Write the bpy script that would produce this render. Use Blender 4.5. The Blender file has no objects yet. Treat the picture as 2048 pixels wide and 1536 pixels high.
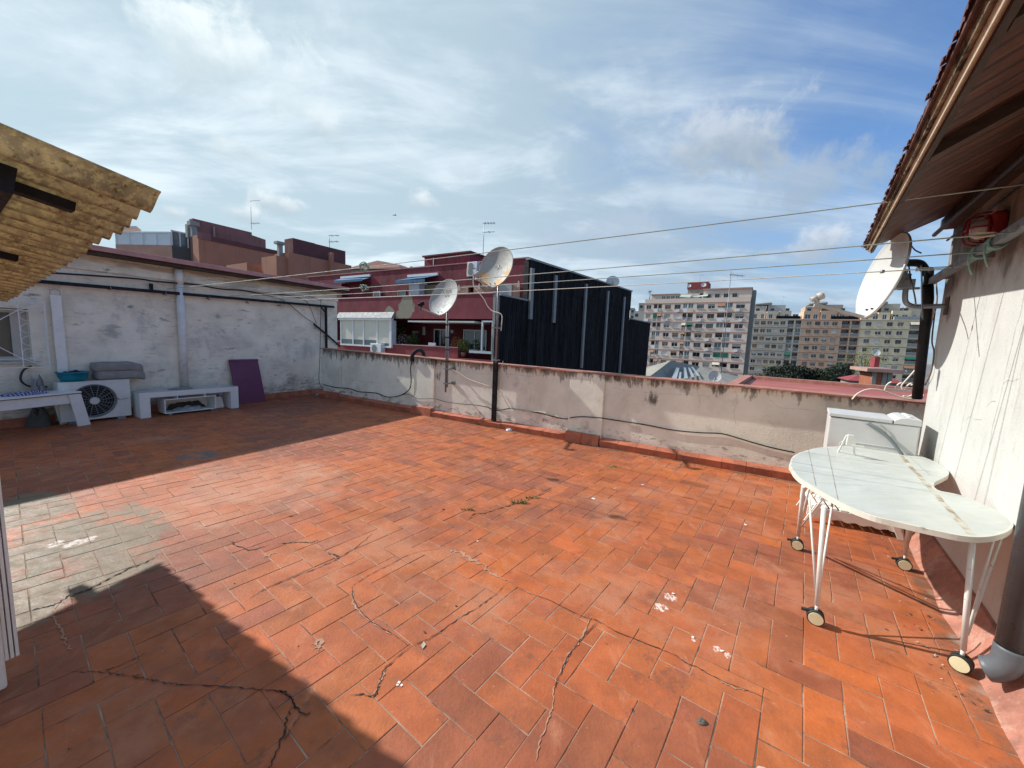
import bpy, math, random
from math import sin, cos, tan, radians, pi, sqrt, atan2
from mathutils import Vector as V, Matrix
random.seed(11)
sc = bpy.context.scene
COL = sc.collection

# ---------------------------------------------------------------- survey camera (used to turn measured photo points into metres)
FPX, PITCH, ROLL, EYE = 770.0, radians(6.3), radians(2.29), 1.6
_R0 = V((1, 0, 0)); _U0 = V((0, sin(PITCH), cos(PITCH))); _F = V((0, cos(PITCH), -sin(PITCH)))
_R = _R0 * cos(ROLL) + _U0 * sin(ROLL); _U = _U0 * cos(ROLL) - _R0 * sin(ROLL)
CAM = V((0, 0, EYE))
def ray(x, y): return _F + _R * ((x - 1024) / FPX) - _U * ((y - 768) / FPX)
def at(x, y, d): return CAM + ray(x, y) * d
def fl(x, y, z=0.0):
    d = ray(x, y); return CAM + d * ((z - EYE) / d.z)
def adir(a): return V((sin(radians(a)), cos(radians(a)), 0))

class Fr:
    """vertical plane frame: local X along azimuth a, local -Y is the visible side"""
    def __init__(s, ox, oy, a, oz=0.0):
        s.o = V((ox, oy, oz)); s.a = a; s.X = adir(a); s.Y = V((-s.X.y, s.X.x, 0)); s.rz = radians(90 - a)
    def loc(s, p):
        v = V(p) - s.o; return V((v.dot(s.X), v.dot(s.Y), v.z))
    def w(s, x, y=0, z=0): return s.o + s.X * x + s.Y * y + V((0, 0, z))
    def hit(s, px, py, off=0.0):
        d = ray(px, py); c = CAM - s.o; t = (off - c.dot(s.Y)) / d.dot(s.Y); return s.loc(CAM + d * t)
    def hx(s, px, py, off=0.0): return s.hit(px, py, off).x
    def hz(s, px, py, off=0.0): return s.hit(px, py, off).z

LW = Fr(-5.05, 10.45, 28)      # shaded house wall on the left
PF = Fr(1.0, 6.2, 121)         # parapet (y=0 is the front of its kerb)
RW = Fr(3.0, 2.35, 217)        # white house wall on the right
RB = Fr(-0.62, 20.0, 121)      # red building opposite
BB = Fr(-0.62, 20.0, 36)       # black clad side wall

# ---------------------------------------------------------------- object helpers
def setp(o, label=None, cat=None, group=None, kind=None):
    if label: o['label'] = label
    if cat: o['category'] = cat
    if group: o['group'] = group
    if kind: o['kind'] = kind
    return o
def thing(name, label, cat, loc=(0, 0, 0), rz=0.0, group=None):
    o = bpy.data.objects.new(name, None); COL.objects.link(o)
    o.empty_display_size = 0.1
    o.location = loc; o.rotation_euler = (0, 0, rz)
    return setp(o, label, cat, group)
def fthing(name, label, cat, fr, group=None): return thing(name, label, cat, fr.o, fr.rz, group)
def kids(o): return [c for c in bpy.data.objects if c.parent == o]
def dup(o, parent=None, loc=None, rz=None, label=None):
    ks = kids(o); c = o.copy(); COL.objects.link(c)
    if parent: c.parent = parent
    if loc is not None: c.location = loc
    if rz is not None: c.rotation_euler = (0, 0, rz)
    if label: c['label'] = label
    for k in ks: dup(k, c)
    return c

class MB:
    def __init__(s): s.v = []; s.f = []; s.fm = []; s.fs = []; s.m = 0; s.s = False; s.T = None; s.col = None; s.fc = []
    def vert(s, p):
        p = V(p)
        if s.T is not None: p = s.T @ p
        s.v.append(p); return len(s.v) - 1
    def face(s, ids):
        s.f.append(tuple(ids)); s.fm.append(s.m); s.fs.append(s.s); s.fc.append(s.col)
    def poly(s, pts): s.face([s.vert(p) for p in pts]); return s
    def box(s, x0, y0, z0, x1, y1, z1):
        i = [s.vert(p) for p in ((x0,y0,z0),(x1,y0,z0),(x1,y1,z0),(x0,y1,z0),(x0,y0,z1),(x1,y0,z1),(x1,y1,z1),(x0,y1,z1))]
        for q in ((3,2,1,0),(4,5,6,7),(0,1,5,4),(1,2,6,5),(2,3,7,6),(3,0,4,7)): s.face([i[k] for k in q])
        return s
    def hexa(s, b, t):
        i = [s.vert(p) for p in list(b) + list(t)]
        for q in ((3,2,1,0),(4,5,6,7),(0,1,5,4),(1,2,6,5),(2,3,7,6),(3,0,4,7)): s.face([i[k] for k in q])
        return s
    def prism(s, pts, d):
        """pts: planar polygon (3d), extruded by vector d"""
        d = V(d); a = [s.vert(p) for p in pts]; b = [s.vert(V(p) + d) for p in pts]; n = len(a)
        s.face(a[::-1]); s.face(b)
        for k in range(n): s.face([a[k], a[(k+1) % n], b[(k+1) % n], b[k]])
        return s
    def bar(s, p, q, w, h=None, up=(0, 0, 1)):
        h = w if h is None else h
        p = V(p); q = V(q); d = (q - p).normalized(); u = V(up)
        if abs(d.dot(u)) > .95: u = V((1, 0, 0))
        r = d.cross(u).normalized(); u = r.cross(d)
        o = [r*(-w/2)-u*(h/2), r*(w/2)-u*(h/2), r*(w/2)+u*(h/2), r*(-w/2)+u*(h/2)]
        return s.hexa([p + k for k in o], [q + k for k in o])
    def tube(s, pts, r, n=8, r1=None, cap=True):
        pts = [V(p) for p in pts]; sm = s.s; s.s = True; rings = []; u = None; N = len(pts)
        for k, p in enumerate(pts):
            a = pts[max(k-1, 0)]; b = pts[min(k+1, N-1)]; d = (b - a)
            d = d.normalized() if d.length > 1e-9 else V((0, 0, 1))
            if u is None:
                u = d.cross(V((0, 0, 1)))
                if u.length < .1: u = d.cross(V((1, 0, 0)))
            u = (u - d * u.dot(d)).normalized(); w = d.cross(u)
            rr = r if r1 is None else r + (r1 - r) * k / max(N-1, 1)
            rings.append([s.vert(p + (u*cos(2*pi*j/n) + w*sin(2*pi*j/n)) * rr) for j in range(n)])
        for k in range(N-1):
            for j in range(n): s.face([rings[k][j], rings[k][(j+1) % n], rings[k+1][(j+1) % n], rings[k+1][j]])
        s.s = False
        if cap: s.face(rings[0][::-1]); s.face(rings[-1])
        s.s = sm; return s
    def cyl(s, p, q, r, n=16, r1=None): return s.tube([p, q], r, n, r1)
    def lathe(s, prof, n=24, c=(0, 0, 0), close=False):
        c = V(c); sm = s.s; s.s = True; rings = []
        for (r, z) in prof: rings.append([s.vert(c + V((r*cos(2*pi*j/n), r*sin(2*pi*j/n), z))) for j in range(n)])
        for k in range(len(rings)-1):
            for j in range(n): s.face([rings[k][j], rings[k][(j+1) % n], rings[k+1][(j+1) % n], rings[k+1][j]])
        if close: s.face(rings[0][::-1]); s.face(rings[-1])
        s.s = sm; return s
    def facade(s, x0, x1, z0, z1, ops, y=0.0):
        """wall sheet at y with openings (xa,za,xb,zb,depth) and their reveals"""
        xs = sorted(set([x0, x1] + [o[0] for o in ops] + [o[2] for o in ops]))
        zs = sorted(set([z0, z1] + [o[1] for o in ops] + [o[3] for o in ops]))
        for a, b in zip(xs, xs[1:]):
            for c, d in zip(zs, zs[1:]):
                mx, mz = (a+b)/2, (c+d)/2
                if any(o[0] < mx < o[2] and o[1] < mz < o[3] for o in ops): continue
                s.poly([(a,y,c),(b,y,c),(b,y,d),(a,y,d)])
        for (a, c, b, d, dp) in ops:
            e = y + dp
            s.poly([(a,y,c),(a,e,c),(b,e,c),(b,y,c)]); s.poly([(a,y,d),(b,y,d),(b,e,d),(a,e,d)])
            s.poly([(a,y,c),(a,y,d),(a,e,d),(a,e,c)]); s.poly([(b,y,c),(b,e,c),(b,e,d),(b,y,d)])
        return s
    def build(s, name, mats, parent=None, loc=None, rz=0.0, bevel=0.0, solid=0.0, attr=False, seg=2):
        me = bpy.data.meshes.new(name); me.from_pydata([tuple(p) for p in s.v], [], s.f)
        for m in (mats if isinstance(mats, (list, tuple)) else [mats]): me.materials.append(m)
        me.polygons.foreach_set('material_index', s.fm); me.polygons.foreach_set('use_smooth', s.fs)
        if attr:
            ca = me.color_attributes.new('tint', 'FLOAT_COLOR', 'CORNER'); buf = []
            for p, c in zip(me.polygons, s.fc): buf += list(c or (1, 1, 1, 1)) * p.loop_total
            ca.data.foreach_set('color', buf)
        me.update()
        o = bpy.data.objects.new(name, me); COL.objects.link(o)
        if parent: o.parent = parent
        if loc is not None: o.location = loc; o.rotation_euler = (0, 0, rz)
        if solid:
            m = o.modifiers.new('s', 'SOLIDIFY'); m.thickness = solid; m.offset = 0
        if bevel:
            m = o.modifiers.new('b', 'BEVEL'); m.width = bevel; m.segments = seg; m.limit_method = 'ANGLE'; m.angle_limit = radians(40)
        return o

def curve(pts, n=6):
    """Catmull-Rom through points"""
    P = [V(p) for p in pts]; P = [P[0]*2-P[1]] + P + [P[-1]*2-P[-2]]; out = []
    for i in range(1, len(P)-2):
        a, b, c, d = P[i-1:i+3]
        for k in range(n):
            t = k / n
            out.append(.5*((b*2) + (c-a)*t + (a*2-b*5+c*4-d)*t*t + (b*3-a-c*3+d)*t**3))
    out.append(P[-2]); return out

# ---------------------------------------------------------------- materials
def _mix(nt, fac, a, b, mode='MIX'):
    n = nt.nodes.new('ShaderNodeMix'); n.data_type = 'RGBA'; n.blend_type = mode
    for s, val in ((n.inputs[0], fac), (n.inputs[6], a), (n.inputs[7], b)):
        if hasattr(val, 'is_output'): nt.links.new(val, s)
        elif isinstance(val, (tuple, list)): s.default_value = (*val[:3], 1)
        else: s.default_value = val
    return n.outputs[2]
def _math(nt, op, a, b=None, clamp=False):
    n = nt.nodes.new('ShaderNodeMath'); n.operation = op; n.use_clamp = clamp
    for s, val in ((n.inputs[0], a), (n.inputs[1], b)):
        if val is None: continue
        if hasattr(val, 'is_output'): nt.links.new(val, s)
        else: s.default_value = val
    return n.outputs[0]
def _range(nt, v, a, b, c=0.0, d=1.0, smooth=True):
    n = nt.nodes.new('ShaderNodeMapRange'); n.clamp = True
    if smooth: n.interpolation_type = 'SMOOTHSTEP'
    if smooth and a > b: a, b, c, d = b, a, d, c
    nt.links.new(v, n.inputs[0])
    for k, q in zip((1, 2, 3, 4), (a, b, c, d)): n.inputs[k].default_value = q
    return n.outputs[0]
def _noise(nt, vec, scale, detail=6, rough=.6, dist=0.0):
    n = nt.nodes.new('ShaderNodeTexNoise'); n.inputs['Scale'].default_value = scale; n.inputs['Detail'].default_value = detail
    n.inputs['Roughness'].default_value = rough; n.inputs['Distortion'].default_value = dist; nt.links.new(vec, n.inputs['Vector']); return n.outputs['Fac']
def _map(nt, vec, sc_=(1, 1, 1), loc=(0, 0, 0), rot=(0, 0, 0)):
    n = nt.nodes.new('ShaderNodeMapping'); n.inputs['Scale'].default_value = sc_; n.inputs['Location'].default_value = loc
    n.inputs['Rotation'].default_value = rot; nt.links.new(vec, n.inputs[0]); return n.outputs[0]
def _dist(nt, vec, p):
    n = nt.nodes.new('ShaderNodeVectorMath'); n.operation = 'DISTANCE'; nt.links.new(vec, n.inputs[0]); n.inputs[1].default_value = p; return n.outputs['Value']
MATS = {}
def M(name, col, rough=.7, var=.12, vs=3., bump=.12, bs=40., bd=.004, spots=(), metal=0., attr=None, trans=None, spec=.5, vst=None, rvar=.1, wave=None):
    """procedural surface: colour with noise variation, stains, fine bump"""
    m = bpy.data.materials.new(name); m.use_nodes = True; nt = m.node_tree; b = nt.nodes['Principled BSDF']
    tc = nt.nodes.new('ShaderNodeTexCoord').outputs['Object']
    sep = nt.nodes.new('ShaderNodeSeparateXYZ'); nt.links.new(tc, sep.inputs[0])
    vec = tc if vst is None else _map(nt, tc, vst)
    nz = _noise(nt, vec, vs, 8, .62)
    lo = tuple(c * (1 - var) for c in col); hi = tuple(min(c * (1 + var), 1) for c in col)
    c = _mix(nt, _range(nt, nz, .3, .7), lo, hi)
    if attr:
        a = nt.nodes.new('ShaderNodeAttribute'); a.attribute_name = attr
        c = _mix(nt, 1.0, c, a.outputs['Color'], 'MULTIPLY')
    for i, sp in enumerate(spots):
        vv = _map(nt, tc, sp.get('st', (1, 1, 1)), (i * 3.7, i * 1.3, i * 2.1))
        n = _noise(nt, vv, sp['s'], sp.get('d', 6), sp.get('r', .65), sp.get('dist', 0.))
        if 'at' in sp:
            f0 = None
            for (x, y, z, r0, r1) in sp['at']:
                e = _range(nt, _dist(nt, tc, (x, y, z)), r0, r1, 1., 0.)
                f0 = e if f0 is None else _math(nt, 'MAXIMUM', f0, e)
            n = _math(nt, 'ADD', _math(nt, 'MULTIPLY', n, sp.get('k', 1.)), _math(nt, 'SUBTRACT', f0, 1.))
        if 'band' in sp:
            f0 = None
            for (nx, ny, c0, r0, r1) in sp['band']:
                dn = nt.nodes.new('ShaderNodeVectorMath'); dn.operation = 'DOT_PRODUCT'; nt.links.new(tc, dn.inputs[0]); dn.inputs[1].default_value = (nx, ny, 0)
                e = _range(nt, _math(nt, 'ABSOLUTE', _math(nt, 'SUBTRACT', dn.outputs['Value'], c0)), r0, r1, 1., 0.); f0 = e if f0 is None else _math(nt, 'MAXIMUM', f0, e)
            n = _math(nt, 'ADD', n, _math(nt, 'MULTIPLY', _math(nt, 'SUBTRACT', f0, 1.), sp.get('k', .5)))
        if 'z' in sp:
            e = _range(nt, sep.outputs[2], sp['z'][0], sp['z'][1], 0., 1.)
            n = _math(nt, 'ADD', n, _math(nt, 'MULTIPLY', _math(nt, 'SUBTRACT', e, 1.), sp.get('zk', .5)))
        f = _math(nt, 'MULTIPLY', _range(nt, n, sp['lo'], sp['hi']), sp.get('a', 1.))
        c = _mix(nt, f, c, sp['c'])
    if wave:
        w = nt.nodes.new('ShaderNodeTexWave'); w.inputs['Scale'].default_value = wave[0]; w.inputs['Distortion'].default_value = wave[1]
        w.bands_direction = wave[2]; nt.links.new(tc, w.inputs[0])
        c = _mix(nt, _range(nt, w.outputs['Fac'], 0., wave[3]), wave[4], c)
    nt.links.new(c, b.inputs['Base Color'])
    b.inputs['Metallic'].default_value = metal; b.inputs['Specular IOR Level'].default_value = spec
    nt.links.new(_range(nt, _noise(nt, tc, vs * 2.3, 4), .3, .7, max(rough - rvar, .05), min(rough + rvar, 1)), b.inputs['Roughness'])
    if bump:
        bn = nt.nodes.new('ShaderNodeBump'); bn.inputs['Strength'].default_value = bump * 2; bn.inputs['Distance'].default_value = bd
        nt.links.new(_noise(nt, tc, bs, 8, .6), bn.inputs['Height']); nt.links.new(bn.outputs[0], b.inputs['Normal'])
    if trans:
        t = nt.nodes.new('ShaderNodeBsdfTranslucent'); nt.links.new(c, t.inputs[0]); x = nt.nodes.new('ShaderNodeMixShader')
        x.inputs[0].default_value = trans; nt.links.new(b.outputs[0], x.inputs[1]); nt.links.new(t.outputs[0], x.inputs[2])
        nt.links.new(x.outputs[0], nt.nodes['Material Output'].inputs[0])
    MATS[name] = m; return m
def glass(name, col, rough=.08):
    m = bpy.data.materials.new(name); m.use_nodes = True; b = m.node_tree.nodes['Principled BSDF']
    b.inputs['Base Color'].default_value = (*col, 1); b.inputs['Roughness'].default_value = rough; b.inputs['Specular IOR Level'].default_value = .7
    return m
def text_mesh(name, body, size, mat, parent, T):
    cu = bpy.data.curves.new(name, 'FONT'); cu.body = body; cu.size = size; cu.extrude = .0008; cu.align_x = 'CENTER'
    ob = bpy.data.objects.new('tmp', cu); COL.objects.link(ob)
    me = bpy.data.meshes.new_from_object(ob.evaluated_get(bpy.context.evaluated_depsgraph_get())); bpy.data.objects.remove(ob); bpy.data.curves.remove(cu)
    me.name = name; me.transform(T); me.materials.clear(); me.materials.append(mat)
    o = bpy.data.objects.new(name, me); COL.objects.link(o); o.parent = parent; return o
from mathutils import noise as mnoise
# ================================================================ camera, sun, sky
SUN_AZ, SUN_EL = -65.5, 37.5
cd = bpy.data.cameras.new('camera'); cam = bpy.data.objects.new('camera', cd); COL.objects.link(cam); sc.camera = cam
cd.sensor_width = 36; cd.lens = FPX / 2048 * 36; cd.clip_start = .02; cd.clip_end = 3000
cam.matrix_world = Matrix(((_R.x, _U.x, -_F.x, 0), (_R.y, _U.y, -_F.y, 0), (_R.z, _U.z, -_F.z, EYE), (0, 0, 0, 1)))
sd = bpy.data.lights.new('sun', 'SUN'); sd.energy = 5.0; sd.angle = radians(.6); sd.color = (1, .97, .91)
sun = bpy.data.objects.new('sun', sd); COL.objects.link(sun)
sdir = V((sin(radians(SUN_AZ)) * cos(radians(SUN_EL)), cos(radians(SUN_AZ)) * cos(radians(SUN_EL)), sin(radians(SUN_EL))))
sun.rotation_euler = sdir.to_track_quat('Z', 'Y').to_euler()
sc.view_settings.view_transform = 'Standard'; sc.view_settings.look = 'None'; sc.view_settings.exposure = 0.18; sc.view_settings.gamma = 1

def build_world():
    w = bpy.data.worlds.new('World'); sc.world = w; w.use_nodes = True; nt = w.node_tree
    bg = nt.nodes['Background']; sky = nt.nodes.new('ShaderNodeTexSky'); sky.sky_type = 'NISHITA'; sky.sun_disc = False
    sky.sun_elevation = radians(SUN_EL); sky.sun_rotation = radians(SUN_AZ); sky.air_density = 1.2; sky.dust_density = .6; sky.ozone_density = 1.6
    tc = nt.nodes.new('ShaderNodeTexCoord').outputs['Generated']
    sep = nt.nodes.new('ShaderNodeSeparateXYZ'); nt.links.new(tc, sep.inputs[0])
    z = _math(nt, 'MAXIMUM', sep.outputs[2], 0.0)
    # flatten directions on to a cloud layer
    k = _math(nt, 'ADD', z, .16)
    cmb = nt.nodes.new('ShaderNodeCombineXYZ')
    nt.links.new(_math(nt, 'DIVIDE', sep.outputs[0], k), cmb.inputs[0]); nt.links.new(_math(nt, 'DIVIDE', sep.outputs[1], k), cmb.inputs[1])
    pl = cmb.outputs[0]
    skyc = _mix(nt, 1.0, sky.outputs[0], (.096, .122, .156), 'MULTIPLY')
    # thin veil: thick towards the sun, torn into streaks to the right
    def dot(d):
        n = nt.nodes.new('ShaderNodeVectorMath'); n.operation = 'DOT_PRODUCT'; nt.links.new(tc, n.inputs[0]); n.inputs[1].default_value = d; return n.outputs['Value']
    toward = dot(tuple(V((sin(radians(-62)), cos(radians(-62)), .12)).normalized()))
    veil = _range(nt, toward, -.42, .66, 0., 1.)
    st = _map(nt, pl, (.55, 1.9, 1), (.3, .2, 0), (0, 0, radians(-38)))
    n1 = _noise(nt, st, 1.0, 9, .60, .9); n2 = _noise(nt, pl, .55, 5, .55, .3); n3 = _noise(nt, _map(nt, pl, (.8, 1.4, 1), (4, 1, 0), (0, 0, .5)), 2.6, 8, .6, .6)
    nbig = _noise(nt, _map(nt, pl, (1, 1.5, 1), (2.2, 5.1, 0), (0, 0, -.6)), 1.5, 8, .6, .7)
    low = _range(nt, sep.outputs[2], .46, .02, 0., .42)
    cir = _math(nt, 'ADD', _math(nt, 'MULTIPLY', n1, 1.0), _math(nt, 'MULTIPLY', n2, .6))
    cir = _math(nt, 'ADD', cir, _math(nt, 'MULTIPLY', n3, .25))
    cir = _math(nt, 'ADD', cir, _math(nt, 'ADD', _math(nt, 'MULTIPLY', veil, .62), low))
    fac = _range(nt, cir, .92, 1.46, 0., .94)
    bright = _range(nt, toward, -.2, .95, 0., 1.)
    vcol = _mix(nt, bright, (.33, .44, .57), (.49, .62, .68))
    vcol = _mix(nt, _range(nt, _math(nt, 'ADD', _math(nt, 'MULTIPLY', n1, .5), _math(nt, 'MULTIPLY', nbig, .5)), .44, .64, 0., 1.), vcol, _mix(nt, bright, (.52, .63, .75), (.76, .86, .90)))
    c = _mix(nt, fac, skyc, vcol)
    # small cumulus puffs, each with a lit crown and a grey foot
    nb = _noise(nt, tc, 9, 8, .62, .5); nb2 = _noise(nt, tc, 24, 6, .6, .3)
    def puff(c, px, py, r, strength, lit, foot, squash=1.6):
        d = ray(px, py).normalized(); rt = V((d.y, -d.x, 0)).normalized(); up = rt.cross(d)
        n = nt.nodes.new('ShaderNodeVectorMath'); n.operation = 'SUBTRACT'; nt.links.new(tc, n.inputs[0]); n.inputs[1].default_value = d
        def comp(ax):
            q = nt.nodes.new('ShaderNodeVectorMath'); q.operation = 'DOT_PRODUCT'; nt.links.new(n.outputs[0], q.inputs[0]); q.inputs[1].default_value = ax; return q.outputs['Value']
        fwd = _range(nt, dot(tuple(d)), .4, .7)
        x = comp(rt); y = comp(up)
        rr = _math(nt, 'SQRT', _math(nt, 'ADD', _math(nt, 'POWER', _math(nt, 'DIVIDE', x, r * squash), 2), _math(nt, 'POWER', _math(nt, 'DIVIDE', y, r), 2)))
        e = _math(nt, 'ADD', _math(nt, 'SUBTRACT', 1.0, rr), _math(nt, 'ADD', _math(nt, 'MULTIPLY', _math(nt, 'SUBTRACT', nb, .5), 2.6), _math(nt, 'MULTIPLY', _math(nt, 'SUBTRACT', nb2, .5), 1.0)))
        f = _math(nt, 'MULTIPLY', _math(nt, 'MULTIPLY', _range(nt, e, .08, .80), strength), fwd)
        sh = _range(nt, _math(nt, 'ADD', _math(nt, 'DIVIDE', y, r), _math(nt, 'MULTIPLY', _math(nt, 'SUBTRACT', nb2, .5), 1.2)), -.5, .7)
        return _mix(nt, f, c, _mix(nt, sh, foot, lit))
    W, G = (.80, .87, .90), (.46, .56, .63)
    for a in ((1475, 285, .10, .85, (.56, .63, .72), (.33, .41, .49), 1.5), (1640, 350, .085, .6, (.42, .50, .58), (.34, .43, .52), 1.9), (1640, 480, .055, .9, (.72, .78, .85), (.40, .48, .58), 1.6),
              (1250, 460, .06, .6, (.46, .54, .66), (.40, .49, .61), 2.4), (1100, 490, .05, .5, (.46, .54, .66), (.40, .49, .61), 2.0), (845, 405, .035, .8, W, G, 1.5), (930, 345, .03, .6, (.58, .67, .76), (.5, .6, .69), 2.0),
              (565, 410, .03, .85, W, G, 1.8), (480, 430, .028, .8, W, G, 2.0), (345, 425, .035, .8, W, G, 1.5), (490, 300, .035, .6, W, (.55, .66, .72), 2.2),
              (350, 60, .06, .75, (.86, .94, .96), (.6, .72, .78), 1.8), (480, 130, .10, .65, (.86, .94, .96), (.52, .63, .69), 1.5), (650, 260, .045, .6, W, G, 1.1)):
        c = puff(c, *a)
    # ground-side haze colour below the horizon
    c = _mix(nt, _range(nt, sep.outputs[2], -.02, -.12), c, (.16, .15, .14))
    nt.links.new(c, bg.inputs[0]); bg.inputs[1].default_value = 1.0
build_world()

# ================================================================ shared materials
m_tile = M('terracotta_tile', (.42, .116, .040), .60, .17, 5, .3, 60, .004, attr='tint', rvar=.12, spec=.3, spots=(
    dict(c=(.27, .10, .06), s=24, lo=.58, hi=.70, a=.4), dict(c=(.55, .24, .13), s=9, lo=.56, hi=.72, a=.4, st=(1, .35, 1)), dict(c=(.20, .075, .048), s=.9, d=10, r=.75, lo=.50, hi=.66, a=.65), dict(c=(.15, .065, .045), s=3.3, d=10, r=.78, lo=.56, hi=.64, a=.55),
    dict(c=(.30, .10, .065), s=2.2, d=9, lo=.52, hi=.70, a=.55), dict(c=(.48, .21, .12), s=1.1, d=10, r=.72, lo=.50, hi=.68, a=.6), dict(c=(.24, .10, .06), s=14, lo=.60, hi=.70, a=.5),
    dict(c=(.58, .36, .24), s=38, lo=.66, hi=.72, a=.45),
    dict(c=(.56, .31, .21), s=3, d=9, lo=.30, hi=.70, a=.6, at=((-2.6, 3.9, 0, .5, 2.6),), k=.9), dict(c=(.13, .09, .065), s=6, d=9, lo=.34, hi=.58, a=.7, band=((-PF.X.y, PF.X.x, PF.o.dot(PF.Y), .01, .22), (-LW.X.y, LW.X.x, LW.o.dot(LW.Y), .02, .35), (-RW.X.y, RW.X.x, RW.o.dot(RW.Y) - .12, .02, .25)), k=.45),
    dict(c=(.185, .155, .10), s=2.6, d=10, r=.8, lo=.46, hi=.63, a=.85, at=((-3.3, 2.7, 0, .4, 1.5), (-2.75, 2.4, 0, .2, 1.2), (-4.3, 2.9, 0, .4, 1.5), (-2.7, 2.0, 0, .1, .7)), k=1.3),
    dict(c=(.15, .15, .10), s=6, d=10, r=.7, lo=.40, hi=.62, a=.75, at=((-3.2, 2.6, 0, .35, 1.0), (-4.0, 2.8, 0, .3, .9), (-2.8, 2.35, 0, .15, .6)), k=.85),
    dict(c=(.10, .13, .13), s=7, lo=.25, hi=.5, a=.85, at=((-3.95, 4.75, 0, .1, .75),), k=.8),
    dict(c=(.12, .10, .08), s=9, lo=.42, hi=.62, a=.75, at=((-4.9, 4.0, 0, .05, .5), (-5.2, 4.7, 0, .05, .45), (-.5, 6.75, 0, .1, .5), (2.4, 2.0, 0, .0, .01)), k=.8),
    dict(c=(.36, .33, .28), s=9, lo=.3, hi=.6, a=.75, at=((2.62, 2.05, 0, .02, .28), (2.95, 2.45, 0, .02, .28), (3.2, 2.75, 0, .02, .26), (2.35, 1.7, 0, .02, .25)), k=.8),
    dict(c=(.80, .68, .62), s=42, r=.75, lo=.37, hi=.44, a=.9, st=(1, .6, 1), d=8, at=tuple((*fl(x, y).xy, 0, a, b) for x, y, a, b in ((1340, 1195, .03, .12), (1322, 1215, .03, .13), (1434, 1299, .015, .09), (1458, 1312, .015, .08), (1388, 1279, .01, .07))), k=.8),
    dict(c=(.66, .56, .50), s=14, r=.75, lo=.34, hi=.44, a=.9, d=8, at=tuple((*fl(x, y).xy, 0, a, b) for x, y, a, b in ((110, 1088, .02, .2), (150, 1085, .04, .24), (180, 1078, .02, .2))), k=.8)))
m_grout = M('cement_joint', (.36, .235, .165), .95, .3, 6, .3, 80, spots=(dict(c=(.06, .045, .035), s=3.2, lo=.48, hi=.60, a=.85), dict(c=(.50, .42, .33), s=1.7, lo=.55, hi=.66, a=.6)))
m_crack = M('open_crack', (.028, .026, .024), .95, .3, 20, .2)
m_cement = M('cement_patch', (.40, .225, .15), .9, .2, 12, .3)
m_paint = M('dried_white_paint', (.80, .74, .72), .6, .08, 20, .2)
m_kerb = M('kerb_tile', (.44, .14, .075), .6, .25, 4, .25, 50, spots=(dict(c=(.20, .09, .06), s=5, lo=.52, hi=.68, a=.6), dict(c=(.6, .5, .42), s=18, lo=.64, hi=.7, a=.5)))
m_wood_dark = M('dark_timber', (.055, .032, .02), .75, .3, 4, .3, 30, vst=(1, 1, 8))
m_black = M('black_paint_metal', (.012, .012, .014), .6, .25, 20, .1, spec=.25)
m_steel = M('grey_steel', (.25, .26, .27), .45, .15, 15, .08, metal=.4)
m_white = M('white_lacquer', (.78, .76, .70), .4, .05, 8, .04, spots=(dict(c=(.33, .29, .24), s=19, d=9, r=.75, lo=.63, hi=.70, a=.6), dict(c=(.55, .52, .46), s=9, lo=.6, hi=.75, a=.35),))
m_whitemetal = M('white_painted_metal', (.72, .715, .68), .4, .05, 12, .05, spots=(dict(c=(.36, .22, .11), s=28, d=9, lo=.62, hi=.68, a=.7),))
m_cable_black = M('black_cable', (.012, .012, .013), .5, .2, 20, 0)
m_cable_white = M('cream_cable', (.70, .64, .52), .5, .1, 20, 0)
m_glass = glass('window_glass', (.03, .04, .045))

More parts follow.
